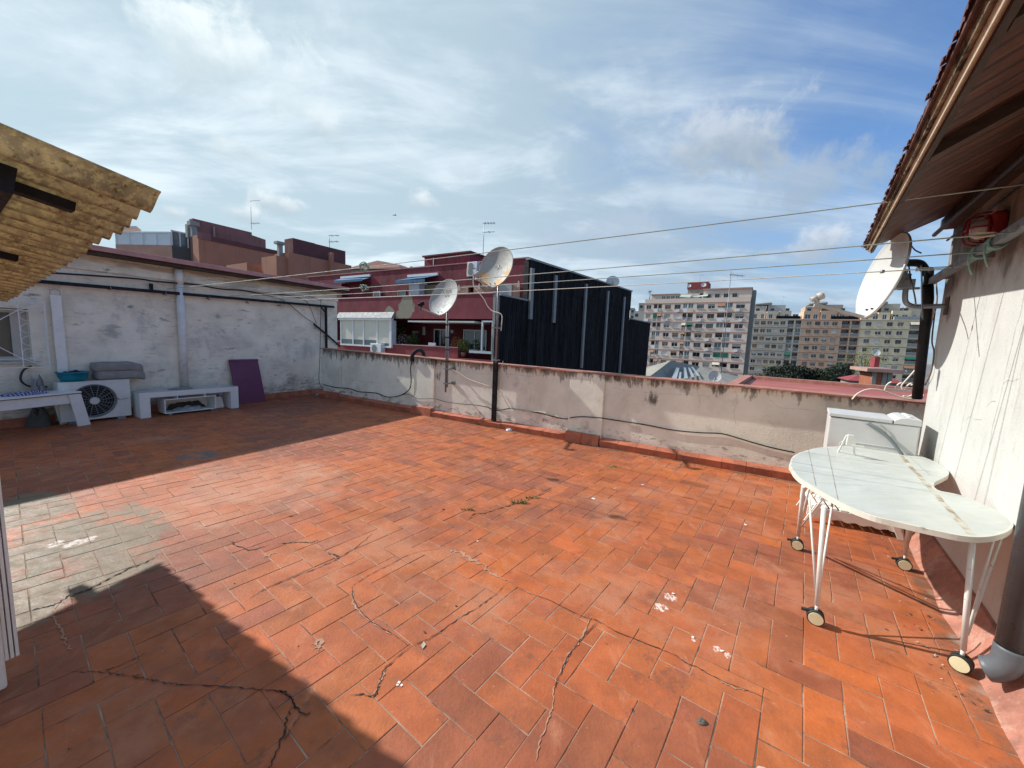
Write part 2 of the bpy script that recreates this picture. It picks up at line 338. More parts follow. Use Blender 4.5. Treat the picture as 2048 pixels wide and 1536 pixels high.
# ================================================================ terrace floor: real tiles on a bed of cement
def build_floor():
    mb = MB(); g = .15; ga = adir(37); gb = adir(127); tiltr = random.Random(4)
    def inside(p):
        a = PF.loc(p); b = LW.loc(p); c = RW.loc(p)
        return a.y < .22 and b.y < .12 and (c.y < .10 or c.x < -1.75) and p.y > -2.6 and a.x < 6
    # bed
    mb.m = 1
    mb.poly([V((-16, -3, -.0045)), V((9, -3, -.0045)), V((9, 14, -.0045)), V((-16, 14, -.0045))][:0] or
            [PF.w(-8.2, .2, -.0019), PF.w(5.2, .2, -.0019), PF.w(5.2, -9.5, -.0019), PF.w(-8.2, -9.5, -.0019)])
    mb.m = 0
    N = 84
    for i in range(-N, N):
        for j in range(-N, N):
            k = (i - j) % 4
            if k == 0: cells = (i, j, i + 2, j + 1)
            elif k == 3: cells = (i, j, i + 1, j + 2)
            else: continue
            c = ga * ((cells[0] + cells[2]) / 2 * g) + gb * ((cells[1] + cells[3]) / 2 * g)
            if not inside(c): continue
            q = tiltr.uniform(.0012, .0036); d = c.length
            z0 = abs(tiltr.gauss(0, .0008)); tx = tiltr.gauss(0, .0028); ty = tiltr.gauss(0, .0028); rot = tiltr.gauss(0, .006)
            hx = (cells[2] - cells[0]) * g / 2; hy = (cells[3] - cells[1]) * g / 2
            def P(u, v, z): 
                uu = u * cos(rot) - v * sin(rot); vv = u * sin(rot) + v * cos(rot)
                p = c + ga * uu + gb * vv; return (p.x, p.y, z + z0 + tx * u + ty * v)
            # tint: patches of older, more purple tiles plus random firing colours
            n = mnoise.noise(c * .55 + V((7, 3, 0))) + .35 * mnoise.noise(c * 1.7); r = tiltr.random()
            t = [1, 1, 1]
            if n > .22 or r < .07: t = [.78, .85, 1.15]
            elif n < -.34 or r > .92: t = [1.10, 1.03, .86]
            if tiltr.random() < .1: t = [x * .88 for x in t]
            s = tiltr.uniform(.90, 1.06); mb.col = (t[0] * s, t[1] * s * tiltr.uniform(.95, 1.05), t[2] * s, 1)
            a = q; b = q + .0022
            if d > 4.5: a = q * 1.15
            lo = [mb.vert(P(x * (hx - a), y * (hy - a), -.006)) for x, y in ((-1, -1), (1, -1), (1, 1), (-1, 1))]
            mid = [mb.vert(P(x * (hx - a), y * (hy - a), -.0012)) for x, y in ((-1, -1), (1, -1), (1, 1), (-1, 1))]
            hi = [mb.vert(P(x * (hx - b), y * (hy - b), 0)) for x, y in ((-1, -1), (1, -1), (1, 1), (-1, 1))]
            mb.face(hi)
            for e in range(4):
                mb.face((mid[e], mid[(e+1) % 4], hi[(e+1) % 4], hi[e])); mb.face((lo[e], lo[(e+1) % 4], mid[(e+1) % 4], mid[e]))
    # cracks and cement fills, as thin ribbons lying on the tiles
    rr = random.Random(9)
    def ribbon(pts, w, m, z):
        mb.m = m; mb.col = (1, 1, 1, 1); P = curve([fl(x, y) for x, y in pts], 7); prev = None; w *= .62
        for k, p in enumerate(P):
            t = (P[min(k+1, len(P)-1)] - P[max(k-1, 0)]); t.z = 0
            if t.length < 1e-6: continue
            t.normalize(); nrm = V((-t.y, t.x, 0)); e = min(k, len(P)-1-k) / len(P)
            ww = w * rr.uniform(.25, 1.5) * min(1, .25 + e * 5); off = nrm * rr.uniform(-.9, .9) * w
            cur = (mb.vert(p + off + nrm * ww / 2 + V((0, 0, z))), mb.vert(p + off - nrm * ww / 2 + V((0, 0, z))))
            if prev: mb.face((prev[0], prev[1], cur[1], cur[0]))
            prev = cur
    z7 = lambda L: [(x / 2.415, 900 + y / 2.415) for x, y in L]
    z8 = lambda L: [(700 + x / 2.239, 850 + y / 2.239) for x, y in L]
    for L, w in ((z7([(330,1070),(400,1075),(490,1075),(570,1085),(650,1098),(740,1115),(830,1132),(950,1138),(1080,1145),(1200,1155),(1330,1165),(1390,1185),(1415,1225),(1455,1275)]), .007),
        (z7([(490,1072),(560,1050),(640,1018),(700,985)]), .008), (z7([(1410,1240),(1385,1310),(1360,1400),(1320,1500),(1295,1560)]), .011), (z7([(1455,1280),(1420,1330),(1370,1410)]), .005),
        (z7([(80,800),(180,770),(270,745),(340,705),(420,680),(520,625),(610,580),(700,545),(780,500)]), .016), (z7([(1330,1160),(1390,1180),(1415,1230),(1460,1280),(1500,1270)]), .013),
        (z7([(1105,440),(1150,465),(1210,485),(1300,460)]), .014), (z7([(1340,455),(1400,450),(1450,448),(1500,450),(1540,435)]), .014), (z7([(1200,720),(1300,665),(1430,610),(1560,560),(1630,525),(1720,470),(1800,405)]), .009),
        (z7([(1590,495),(1620,512),(1640,525)]), .02), (z8([(270,995),(330,970),(400,930),(470,880),(560,825),(640,770),(700,710)]), .008),
        (z8([(0,1210),(60,1210),(110,1215),(130,1160),(165,1085),(270,995)]), .009), (z8([(270,995),(200,945),(100,885),(30,815),(10,730),(60,690),(150,640),(290,575),(430,550)]), .006),
        (z8([(700,710),(790,750),(900,790),(990,835),(1060,865),(1110,880),(1200,930),(1350,990),(1450,1030),(1500,1065),(1560,1090),(1650,1140),(1790,1195),(1900,1240)]), .006),
        (z8([(1110,880),(1040,955),(980,1030),(940,1120),(915,1190)]), .007),
        (z8([(520,430),(560,400),(610,395),(680,370),(740,355),(830,325),(900,290)]), .014)):
        ribbon(L, w, 2, .0042)
    for L, w in ((z7([(270,750),(262,800),(290,870),(320,930),(340,970)]), .016), (z8([(440,560),(500,575),(560,610),(620,650),(690,700)]), .04), (z8([(165,1085),(130,1160),(110,1215)]), .014),
        (z8([(930,1120),(912,1190),(908,1260),(880,1340),(850,1420),(830,1510)]), .008), (z8([(1080,860),(1035,960),(980,1030),(935,1125)]), .013), (z8([(10,730),(20,810),(100,885),(200,945)]), .013),
        (z8([(1650,1140),(1700,1170),(1790,1195)]), .012), (z7([(1510,945),(1540,930),(1560,960)]), .04), (z7([(1270,520),(1310,505),(1330,495)]), .035)):
        ribbon(L, w, 3, .0034)
    # dried paint drops
    mb.m = 4
    def blob(px, py, r, st=1.0, ang=0.):
        c = fl(px, py); n = 15
        mb.poly([c + V((cos(2*pi*k/n + ang) * r * st * rr.uniform(.6, 1.25), sin(2*pi*k/n + ang) * r * rr.uniform(.55, 1.2), .0046)) for k in range(n)])
    for a in ((1386,1275,.008,.8),(1346,1188,.007,1.6),(1444,1303,.007,1.8),(798,1366,.008,1),(803,1372,.007,1),(795,1371,.006,1),(1187,998,.02,1.),(955,1083,.008,1),(1490,1050,.02,.6),(1285,970,.012,1.5)): blob(*a)
    o = mb.build('terrace_floor', [m_tile, m_grout, m_crack, m_cement, m_paint], attr=True); setp(o, kind='structure'); return o
build_floor()

# far ground of the city far below the roof terrace
gm = MB(); gm.poly([(-900, -300, -12), (900, -300, -12), (900, 1500, -12), (-900, 1500, -12)])
setp(gm.build('ground', M('city_ground', (.16, .15, .14), .95, .3, .05, 0)), kind='structure')
# ================================================================ shaded house on the left
m_lwall = M('old_lime_plaster', (.84, .755, .60), .92, .12, 2.2, .3, 45, .006, spots=(
    dict(c=(.24, .21, .18), s=14, d=6, r=.6, lo=.60, hi=.64, a=.30, st=(.22, 1, 1.7)), dict(c=(.54, .48, .385), s=1.3, d=9, r=.7, lo=.48, hi=.68, a=.55, st=(1, 1, 2.2)), dict(c=(.44, .41, .36), s=1.1, d=9, r=.75, lo=.52, hi=.66, a=.6, st=(1.4, 1, .8)), dict(c=(.85, .79, .66), s=3.5, lo=.52, hi=.66, a=.6), dict(c=(.16, .17, .15), s=4.5, lo=.60, hi=.72, a=.8, st=(.7, 1, 1.8)),
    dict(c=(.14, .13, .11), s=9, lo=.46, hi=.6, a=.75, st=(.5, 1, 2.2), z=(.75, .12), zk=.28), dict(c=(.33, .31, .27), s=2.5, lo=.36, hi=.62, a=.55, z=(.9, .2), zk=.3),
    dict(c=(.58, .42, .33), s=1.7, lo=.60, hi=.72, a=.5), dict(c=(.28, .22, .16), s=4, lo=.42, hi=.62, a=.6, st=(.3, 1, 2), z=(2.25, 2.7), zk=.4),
    dict(c=(.20, .21, .19), s=9, d=10, r=.75, lo=.40, hi=.66, a=.6, at=((-2.5, 0, 1.55, .02, .35), (-2.55, 0, 1.9, .02, .2), (-.35, 0, 1.75, .02, .16), (-1.3, 0, 1.3, .02, .3), (-4.2, 0, 1.5, .05, .5), (-2.2, 0, .75, .05, .5), (-1.0, 0, .45, .05, .6)), k=1.1, st=(.7, 1, 1.4))))
m_roofpink = M('faded_red_roof_sheet', (.50, .26, .235), .8, .15, 4, .15)
m_frame_beige = M('beige_window_frame', (.50, .47, .40), .6, .08, 6, .08)
m_pipe_wh = M('painted_drainpipe', (.74, .71, .65), .55, .1, 5, .08, spots=(dict(c=(.38, .35, .31), s=4, lo=.55, hi=.7, a=.5),))
H = fthing('rooftop_house', 'shaded off white rooftop house with thin pink roof edge and barred window', 'house', LW)
wx0, wz0, wx1, wz1 = -6.3, 1.00, -5.10, 1.80
mb = MB(); mb.facade(-12, .33, -.2, 2.76, [(wx0, wz0, wx1, wz1, .16)])
mb.poly([(.33, 0, -.2), (.33, .30, -.2), (.33, .30, 2.76), (.33, 0, 2.76)]); mb.poly([(.33, .3, -3), (-12, .3, -3), (-12, .3, 2.76), (.33, .3, 2.76)])
mb.box(-12, -.035, 2.50, .345, -.001, 2.56)
mb.build('wall', m_lwall, H)
mb = MB(); mb.hexa([(-12, -.30, 2.80), (.50, -.30, 2.80), (.50, 5, 3.10), (-12, 5, 3.10)], [(-12, -.30, 2.885), (.50, -.30, 2.885), (.50, 5, 3.19), (-12, 5, 3.19)])
roof = mb.build('roof', m_roofpink, H, bevel=.006)
mb = MB(); mb.hexa([(-12, -.24, 2.735), (.44, -.24, 2.735), (.44, .3, 2.765), (-12, .3, 2.765)], [(-12, -.24, 2.798), (.44, -.24, 2.798), (.44, .3, 2.82), (-12, .3, 2.82)])
mb.build('soffit_board', m_wood_dark, roof)
mb = MB()
for k in range(42): 
    x = -12 + k * .295
    if x > .3: break
    mb.box(x, -.03, -.01, min(x + .287, .32), -.001, .135 + random.uniform(-.006, .006))
mb.build('skirting', m_kerb, H)
# window with projecting white bars
mb = MB(); y = .13
mb.box(wx0, y, wz0, wx1, y + .05, wz0 + .07); mb.box(wx0, y, wz1 - .07, wx1, y + .05, wz1); mb.box(wx1 - .16, y, wz0 + .071, wx1, y + .05, wz1 - .071); mb.box(wx0, y, wz0 + .071, wx0 + .07, y + .05, wz1 - .071)
win = mb.build('window', m_frame_beige, H, bevel=.005)
MB().poly([(wx0 + .05, y + .03, wz0 + .05), (wx1 - .1, y + .03, wz0 + .05), (wx1 - .1, y + .03, wz1 - .05), (wx0 + .05, y + .03, wz1 - .05)]).build('pane', glass('dusty_dark_glass', (.035, .045, .04), .25), win)
MB().box(wx0 - .05, -.05, wz0 - .035, wx1 + .05, .12, wz0 - .001).build('sill', m_frame_beige, win, bevel=.004)
mb = MB(); gx0, gx1, gz0, gz1, gy = -6.35, LW.hx(88, 605, -.13), .915, 1.90, -.13
B = lambda a, b, w=.012: mb.bar(a, b, w)
B((gx0, gy, gz0), (gx1, gy, gz0)); B((gx0, gy, gz1), (gx1, gy, gz1)); B((gx1, gy, gz0), (gx1, gy, gz1))
for z in (gz0, gz1): B((gx1, gy, z), (gx1, 0, z))
ix = gx1 - .26
for z in (gz0 + .13, gz1 - .13): B((gx0, gy, z), (gx1, gy, z), .009); B((gx1, gy, z), (gx1, 0, z), .02)
B((ix, gy, gz0), (ix, gy, gz1), .012); B((ix, gy, gz1 - .13), (gx1, gy, gz1), .01); B((ix, gy, gz0 + .13), (gx1, gy, gz0), .01); B((gx1, -.065, gz0), (gx1, -.065, gz1), .009)
cx, cz = ix - .42, (gz0 + gz1) / 2
B((ix, gy, gz1 - .13), (cx, gy, cz), .01); B((ix, gy, gz0 + .13), (cx, gy, cz), .01)
mb.tube([(cx + .22 * cos(a * pi / 12), gy, cz + .2 * sin(a * pi / 12)) for a in range(25)], .006, 6)
for k in range(4):
    zc = gz0 + .22 + k * .185; mb.tube([(ix + .10 - .095 * sin(a * pi / 8), gy, zc - .075 * cos(a * pi / 8)) for a in range(9)], .005, 6)
mb.build('window_bars', m_whitemetal, win)
mb = MB(); px = LW.hx(363, 650, -.06)
mb.cyl((px, -.065, .40), (px, -.065, 2.45), .062, 18); mb.cyl((px, -.065, 2.43), (px, -.065, 2.72), .068, 18)
mb.cyl((px, -.065, 0), (px, -.065, .41), .066, 18)
for z in (.9, 1.9): mb.box(px - .075, -.03, z, px + .075, -.001, z + .025)
mb.build('drainpipe', m_pipe_wh, H)

def lwp(px, py, off=-.03): return LW.hit(px, py, off)
# black steel clothesline frame on that wall
F_ = fthing('clothesline_stand', 'black steel clothesline rail with an end post along the shaded wall', 'clothesline rail', LW)
mb = MB(); a = lwp(0, 556, -.10); b = lwp(668, 614, -.10); a = a + (a - b) * .25; mb.bar(a, b, .045, .055); mb.build('rail', m_black, F_, bevel=.004)
mb = MB(); q = lwp(651, 640, -.06); mb.bar((q.x, -.08, 0), (q.x, -.08, 2.31), .05); mb.bar((q.x - .17, -.10, 2.31), (q.x, -.10, 2.14), .03); mb.build('post', m_black, F_, bevel=.004)
mb = MB()
for x in (-6.0, -5.0, -4.2, -3.45, -2.75, -2.0, -1.3): mb = MB(); mb.bar((x, -.075, 2.24), (x, 0, 2.22), .02); mb.tube([(x, -.125, 2.27), (x, -.135, 2.21), (x, -.075, 2.20), (x, -.075, 2.25)], .006, 6); mb.build('bracket', m_steel, F_)
mb = MB(); p = lwp(303, 585, -.05); mb.bar((p.x, -.05, p.z), (p.x, -.05, p.z + .16), .045); mb.build('stub', m_black, F_)

z3 = lambda L: [(260 + x / 4.452, 380 + y / 4.452) for x, y in L]
def wire(name, label, pts, r, mat, cat='cable', group=None, n=6, seg=6):
    mb = MB(); mb.tube(curve(pts, seg), r, n); o = mb.build(name, mat); return setp(o, label, cat, group)
def lww(L, off=-.03): return [LW.w(*LW.hit(x, y, off)) for x, y in L]
wire('cable', 'thick black cable sagging along the top of the shaded wall', lww([(-60, 525), (0, 538)] + z3([(0,785),(200,810),(420,830),(600,845),(800,880),(1000,895),(1150,920),(1300,925)]), -.10), .016, m_cable_black)
wire('cable', 'thin black cable highest in the fan running down to the end post', lww(z3([(1280,924),(1450,935),(1600,950),(1690,985),(1700,1010),(1690,1500)]) + [(638, 760), (645, 776), (655, 778)], -.13), .007, m_cable_black)
wire('cable', 'thin black cable crossing the middle of the fan at the wall corner', lww(z3([(1280,926),(1440,945),(1560,985),(1610,1060),(1660,1190)]), -.05), .006, m_cable_black)
wire('cable', 'thin black cable running lowest in the fan towards the black conduit', lww(z3([(1130,920),(1320,965),(1420,1020),(1540,1120),(1650,1195)]), -.05), .007, m_cable_black)
mb = MB(); mb.tube([LW.w(*lwp(628, 648, -.05)), LW.w(*lwp(652, 668, -.06)), LW.w(*lwp(680, 693, -.06))], .026, 8)
setp(mb.build('conduit', m_cable_black), 'short thick black conduit slanting across the wall corner beside the end post', 'conduit')

# ================================================================ things standing along the shaded wall
m_acw = M('aged_white_casing', (.68, .67, .61), .5, .06, 4, .05, spots=(dict(c=(.42, .40, .35), s=5, lo=.56, hi=.72, a=.4),))
m_dark = M('dark_inside', (.012, .012, .012), .8, .2, 8, 0)
m_grillegrey = M('grey_plastic_grille', (.19, .20, .19), .5, .1, 8, 0)
A = thing('air_conditioner', 'white outdoor air conditioner unit with round fan against shaded wall', 'air conditioner', LW.w(-4.525, -.19), LW.rz)
mb = MB(); hw, hd, z0, z1 = .415, .145, .045, .665; fc = (-.03, .352); R = .262; n = 40
# front panel with a round opening
ring = [(fc[0] + R * cos(2*pi*k/n), -hd, fc[1] + R * sin(2*pi*k/n)) for k in range(n)]
def edge(k):
    c, s_ = cos(2*pi*k/n), sin(2*pi*k/n); t = min(((hw - fc[0]) if c > 0 else (hw + fc[0])) / max(abs(c), 1e-6), ((z1 - fc[1]) if s_ > 0 else (fc[1] - z0)) / max(abs(s_), 1e-6))
    return (fc[0] + t * c, -hd, fc[1] + t * s_)
for k in range(n): mb.poly([ring[k], ring[(k+1) % n], edge(k+1), edge(k)]); mb.poly([ring[k], (ring[k][0], -.05, ring[k][2]), (ring[(k+1) % n][0], -.05, ring[(k+1) % n][2]), ring[(k+1) % n]])
for cx_, cz_ in ((-1, -1), (1, -1), (1, 1), (-1, 1)):
    cpt = (hw * cx_, -hd, z0 if cz_ < 0 else z1); ang = atan2(cpt[2] - fc[1], cpt[0] - fc[0]) / (2*pi) * n; k = math.floor(ang); mb.poly([edge(k), edge(k+1), cpt])
mb.poly([(-hw, -hd, z0), (-hw, hd, z0), (-hw, hd, z1), (-hw, -hd, z1)]); mb.poly([(hw, -hd, z0), (hw, -hd, z1), (hw, hd, z1), (hw, hd, z0)]); mb.poly([(-hw, -hd, z1), (-hw, hd, z1), (hw, hd, z1), (hw, -hd, z1)])
mb.poly([(-hw, hd, z0), (hw, hd, z0), (hw, hd, z1), (-hw, hd, z1)]); mb.poly([(-hw, -hd, z0), (hw, -hd, z0), (hw, hd, z0), (-hw, hd, z0)])
mb.box(-hw - .006, -hd - .006, z1 - .002, hw + .006, hd + .006, z1 + .014)
case = mb.build('casing', m_acw, A)
mb = MB(); mb.poly([(fc[0] + R * cos(2*pi*k/n), -.06, fc[1] + R * sin(2*pi*k/n)) for k in range(n)])
for k in range(3): # fan blades
    a0 = k * 2*pi/3 + .4; mb.poly([(fc[0] + r_ * cos(a0 + d_), -.075 - y_, fc[1] + r_ * sin(a0 + d_)) for r_, d_, y_ in ((.05, -.3, 0), (.24, -.15, 0), (.24, .75, .03), (.05, .6, .02))])
mb.build('fan', m_dark, A)
mb = MB()
mb.tube([(fc[0] + (R + .004) * cos(2*pi*k/n), -hd - .004, fc[1] + (R + .004) * sin(2*pi*k/n)) for k in range(n + 1)], .012, 6)
for rr_ in (.07, .105, .14, .175, .21, .24): mb.tube([(fc[0] + rr_ * cos(2*pi*k/n), -hd - .006, fc[1] + rr_ * sin(2*pi*k/n)) for k in range(n + 1)], .0028, 5)
for k in range(16): a0 = 2*pi*k/16; mb.bar((fc[0] + .06*cos(a0), -hd - .006, fc[1] + .06*sin(a0)), (fc[0] + R*cos(a0 + .15), -hd - .006, fc[1] + R*sin(a0 + .15)), .007)
gr = mb.build('fan_grille', m_grillegrey, A)
mb = MB(); mb.cyl((fc[0], -hd - .02, fc[1]), (fc[0], -hd, fc[1]), .058, 24); mb.build('grille_cap', m_acw, gr)
for x in (-.28, .28): MB().box(x - .05, -hd - .02, 0, x + .05, hd + .01, .043).build('foot', m_steel, A)
mb = MB(); mb.box(.245, -hd - .002, .338, .385, -hd, .345); mb.box(.245, -hd - .002, .352, .258, -hd, .362); mb.box(.260, -hd - .002, .352, .272, -hd, .362); mb.build('badge_line', M('dark_print', (.03, .025, .025), .5, .1, 8, 0), A)

m_teal = M('teal_plastic', (.0, .19, .27), .35, .08, 8, .03)
mb = MB(); mb.lathe([(.0, .004), (.135, .004), (.165, .07), (.178, .135), (.196, .138), (.199, .150), (.19, .156), (.172, .15), (.158, .08), (.13, .012), (0, .012)], 40)
setp(mb.build('plastic_basin', m_teal, loc=LW.w(-4.74, -.20, .680)), 'round turquoise plastic basin standing on the white air conditioner', 'basin')
def crumple(name, label, cat, mat, loc, rx, ry, h, seed, rz=0., n=22, fold=3.5):
    mb = MB(); mb.s = True; idx = {}
    for i in range(n + 1):
        for j in range(n + 1):
            u = i / n * 2 - 1; v = j / n * 2 - 1; q = V((u * fold * .5 + seed, v * fold * .5, seed)); r_ = sqrt(u*u + v*v); e = max(0, 1 - r_**3 * .55)
            rad = 1 + .18 * mnoise.noise(V((u * 2, v * 2, seed + 5)))
            z = h * e * (.55 + .9 * abs(mnoise.noise(q)) + .35 * mnoise.noise(q * 2.3)); edge_ = max(abs(u), abs(v)) > .96
            sx = u * sqrt(max(0, 1 - v*v*.4)); sy = v * sqrt(max(0, 1 - u*u*.4))
            idx[i, j] = mb.vert((sx * rx * rad, sy * ry * rad, .003 if edge_ else max(z, .005)))
    for i in range(n):
        for j in range(n): mb.face((idx[i, j], idx[i+1, j], idx[i+1, j+1], idx[i, j+1]))
    return setp(mb.build(name, mat, loc=loc, rz=rz), label, cat)
crumple('cloth', 'dark purple cloth heaped inside the turquoise basin', 'cloth', M('dark_purple_cloth', (.03, .012, .04), .9, .3, 10, .2), LW.w(-4.73, -.20, .775), .15, .14, .07, 2.2)
# folded grey mattress on the unit
m_grey = M('grey_quilted_cloth', (.27, .245, .22), .95, .12, 8, .5, 120, .004, spots=(dict(c=(.42, .40, .37), s=7, lo=.56, hi=.7, a=.4),))
MT = thing('folded_mattress', 'grey mattress folded double behind the basin on the air conditioner', 'mattress', LW.w(-4.20, -.13, .680), LW.rz)
def pad(name, x0, x1, y0, y1, z0, z1, seed, droop=0.):
    mb = MB(); mb.s = True; n, m = 26, 20
    for i in range(n + 1):
        u = i / n; 
        for j in range(m):
            a = 2 * pi * j / m; e = .45; cx_ = abs(cos(a)) ** e * (1 if cos(a) > 0 else -1); sx_ = abs(sin(a)) ** e * (1 if sin(a) > 0 else -1)
            end = min(1, (1 - abs(2*u - 1)) * 9) ** .45 if abs(2*u-1) < .9999 else .02; w = 1 + .09 * mnoise.noise(V((u * 5, cx_ * 2, seed + sx_)))
            yy = (y0 + y1) / 2 + cx_ * (y1 - y0) / 2 * (.3 + .7 * end); zz = (z0 + z1) / 2 + sx_ * (z1 - z0) / 2 * (.25 + .75 * end) * w
            zz -= droop * max(0, u - .68) ** 2 * 6; mb.vert((x0 + (x1 - x0) * u, yy, zz))
    for i in range(n):
        for j in range(m): mb.face((i*m + j, i*m + (j+1) % m, (i+1)*m + (j+1) % m, (i+1)*m + j))
    mb.face(tuple(range(m))[::-1]); mb.face(tuple(n*m + j for j in range(m)))
    return mb.build(name, m_grey, MT)
pad('lower_fold', -.30, .36, -.13, .12, 0, .155, 3, .09); pad('upper_fold', -.32, .34, -.13, .12, .135, .295, 8, .13)
# upright white plank
WB = thing('white_plank', 'tall narrow white plank standing on the air conditioner beside the barred window', 'plank', LW.w(-4.82, -.06, .68), LW.rz)
mb = MB(); mb.hexa([(-.055, -.03, 0), (.06, -.03, 0), (.06, .0, 0), (-.055, .0, 0)], [(-.06, -.015, 1.36), (.055, -.015, 1.36), (.055, .015, 1.36), (-.06, .015, 1.36)]); mb.build('board', m_white, WB, bevel=.003)
mb = MB(); mb.tube([(-.055, .0, 1.3), (-.057, .0, 1.44), (.0, .0, 1.46), (.05, .0, 1.43), (.052, .0, 1.3)], .004, 6); mb.build('wire_loop', m_steel, WB)
mb = MB(); mb.tube(curve([LW.w(-5.13, -.04, .93), LW.w(-5.22, -.07, .86), LW.w(-5.25, -.08, .72), LW.w(-5.17, -.08, .62), LW.w(-5.0, -.1, .60)]), .014, 8)
setp(mb.build('hose', m_cable_black), 'black insulated hose bending out from under the barred window', 'hose')
crumple('bag', 'grey sack slumped between the barred window and the air conditioner', 'bag', m_grey, LW.w(-5.10, -.12, .30), .1, .09, .42, 4.4, n=14)
crumple('bag', 'dark grey sack on the floor under the barred window', 'bag', M('dark_sack', (.08, .08, .075), .9, .2, 8, .3), LW.w(-5.12, -.14, 0), .13, .12, .34, 6.1, n=14)
# low bench with splayed panel legs, left edge of the picture
BE = Fr(*LW.w(-4.77, -.565).xy, 10.4)
b_ = fthing('bench', 'white low bench with splayed panel legs at left edge below the barred window', 'bench', BE)
MB().box(-1.10, -.015, .528, .02, .40, .552).build('seat', m_white, b_, bevel=.003)
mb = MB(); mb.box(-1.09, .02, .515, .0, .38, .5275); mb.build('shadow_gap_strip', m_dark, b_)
mb = MB(); mb.box(-1.09, .022, .375, -.03, .045, .514); mb.box(-1.09, .34, .375, -.03, .363, .514); mb.build('apron', m_white, b_, bevel=.002)
for (x, d) in ((-.135, .085), (-1.08, -.085)):
    for y in (-.006, .345): mb = MB(); mb.hexa([(x + d, y, 0), (x + .155 + d, y, 0), (x + .155 + d, y + .027, 0), (x + d, y + .027, 0)], [(x, y, .514), (x + .15, y, .514), (x + .15, y + .027, .514), (x, y + .027, .514)]); mb.build('leg', m_white, b_, bevel=.002)
crumple('cloth', 'purple and white striped cloth lying on the bench under the barred window', 'cloth', M('purple_striped_cloth', (.05, .03, .20), .9, .2, 10, .2, wave=(9, 3., 'X', .55, (.6, .58, .62))), BE.w(-.50, .20, .552), .24, .13, .045, 1.3, BE.rz)
# low media bench with an open shelf box
TV = Fr(*LW.w(-3.30, -.60).xy, 31)
t_ = fthing('media_bench', 'white low media bench with open shelf box and glass top beside drainpipe', 'bench', TV)
MB().box(-.765, 0, .352, .765, .38, .445).build('top', m_white, t_, bevel=.003)
MB().box(-.762, .003, .4455, .762, .377, .4535).build('glass_top', M('greenish_glass_top', (.42, .47, .45), .08, .05, 5, 0), t_)
for x in (-.765, .625): MB().box(x, .001, 0, x + .14, .379, .351).build('leg', m_white, t_, bevel=.003)
mb = MB(); x0, x1 = -.43, .37; y0, y1 = .01, .36; za, zb = .035, .30
mb.box(x0, y0, za, x1, y1, za + .016); mb.box(x0, y0, zb - .016, x1, y1, zb); mb.box(x0, y0, za + .0165, x0 + .016, y1, zb - .0165); mb.box(x1 - .016, y0, za + .0165, x1, y1, zb - .0165); mb.box(x0 + .02, y1 - .008, za + .02, x1 - .02, y1 - .001, zb - .02)
sh = mb.build('shelf_box', m_white, t_, bevel=.0015)
for x in (-.24, .19): MB().box(x, y0 + .01, zb + .001, x + .014, y1, .3515).build('divider', m_white, t_)
for x in (-.37, .29): MB().box(x, y0 + .02, 0, x + .05, y0 + .07, .034).build('foot', m_steel, sh)
crumple('cloth', 'pale crumpled cloth inside the shelf box of the media bench', 'cloth', M('pale_grey_cloth', (.38, .37, .33), .9, .15, 9, .2), TV.w(-.05, .17, .053), .24, .12, .07, 3.1, TV.rz)
crumple('rag', 'dark rags piled at the back of the shelf box', 'rag', M('dark_rags', (.05, .035, .03), .95, .3, 12, .3), TV.w(.0, .29, .053), .3, .06, .14, 7.7, TV.rz)
crumple('net', 'dark dusty net spread over the glass top of the media bench', 'net', M('dusty_net', (.24, .24, .21), .95, .4, 40, .3), TV.w(-.12, .21, .4545), .2, .09, .022, 5.2, TV.rz)
mb = MB(); mb.T = Matrix.Translation((0, 0, 0)); mb.hexa([(-.1, -.05, 0), (.1, -.05, 0), (.1, .05, 0), (-.1, .05, 0)], [(-.07, -.04, .24), (.06, -.04, .24), (.06, .04, .24), (-.07, .04, .24)])
c_ = thing('plastic_jug', 'white plastic jug behind the right leg of the media bench', 'jug', TV.w(.49, .24), TV.rz); mb.build('body', m_white, c_, bevel=.025, seg=3)
MB().cyl((0, 0, .235), (0, 0, .28), .022, 14).build('cap', M('blue_cap', (.05, .12, .3), .4, .1, 5, 0), c_)
m_purple = M('purple_board_laminate', (.155, .035, .088), .55, .10, 3, .05)
PB = thing('purple_board', 'plum purple board leaning on the shaded wall beside the media bench', 'board', LW.w(-2.06, -.20), LW.rz)
mb = MB(); mb.hexa([(-.30, -.03, 0), (.30, -.03, 0), (.30, 0, .012), (-.30, 0, .012)], [(-.35, .14, .945), (.245, .14, .945), (.245, .17, .955), (-.35, .17, .955)]); mb.build('panel', m_purple, PB, bevel=.004)
mb = MB(); mb.hexa([(-.352, .115, .93), (.247, .115, .93), (.247, .139, .944), (-.352, .139, .944)], [(-.352, .135, .962), (.247, .135, .962), (.247, .168, .968), (-.352, .168, .968)]); mb.build('edge_trim', m_purple, PB)
crumple('wrapper', 'crumpled yellow wrapper on floor by the shaded wall skirting', 'litter', M('yellow_paper', (.62, .42, .05), .7, .15, 14, .1), fl(576, 792), .045, .035, .035, 9.1, n=10)
mb = MB(); mb.bar(fl(632, 791) + V((0, 0, .012)), fl(648, 783) + V((0, 0, .03)), .018, .012); setp(mb.build('stick', m_whitemetal), 'short white stick on the floor at the foot of the black end post', 'stick')
crumple('wrapper', 'crumpled white plastic wrapper on floor beside the parapet kerb', 'litter', M('white_plastic_film', (.75, .76, .78), .4, .05, 14, .1), fl(1019, 861), .06, .035, .04, 4.6, n=10)
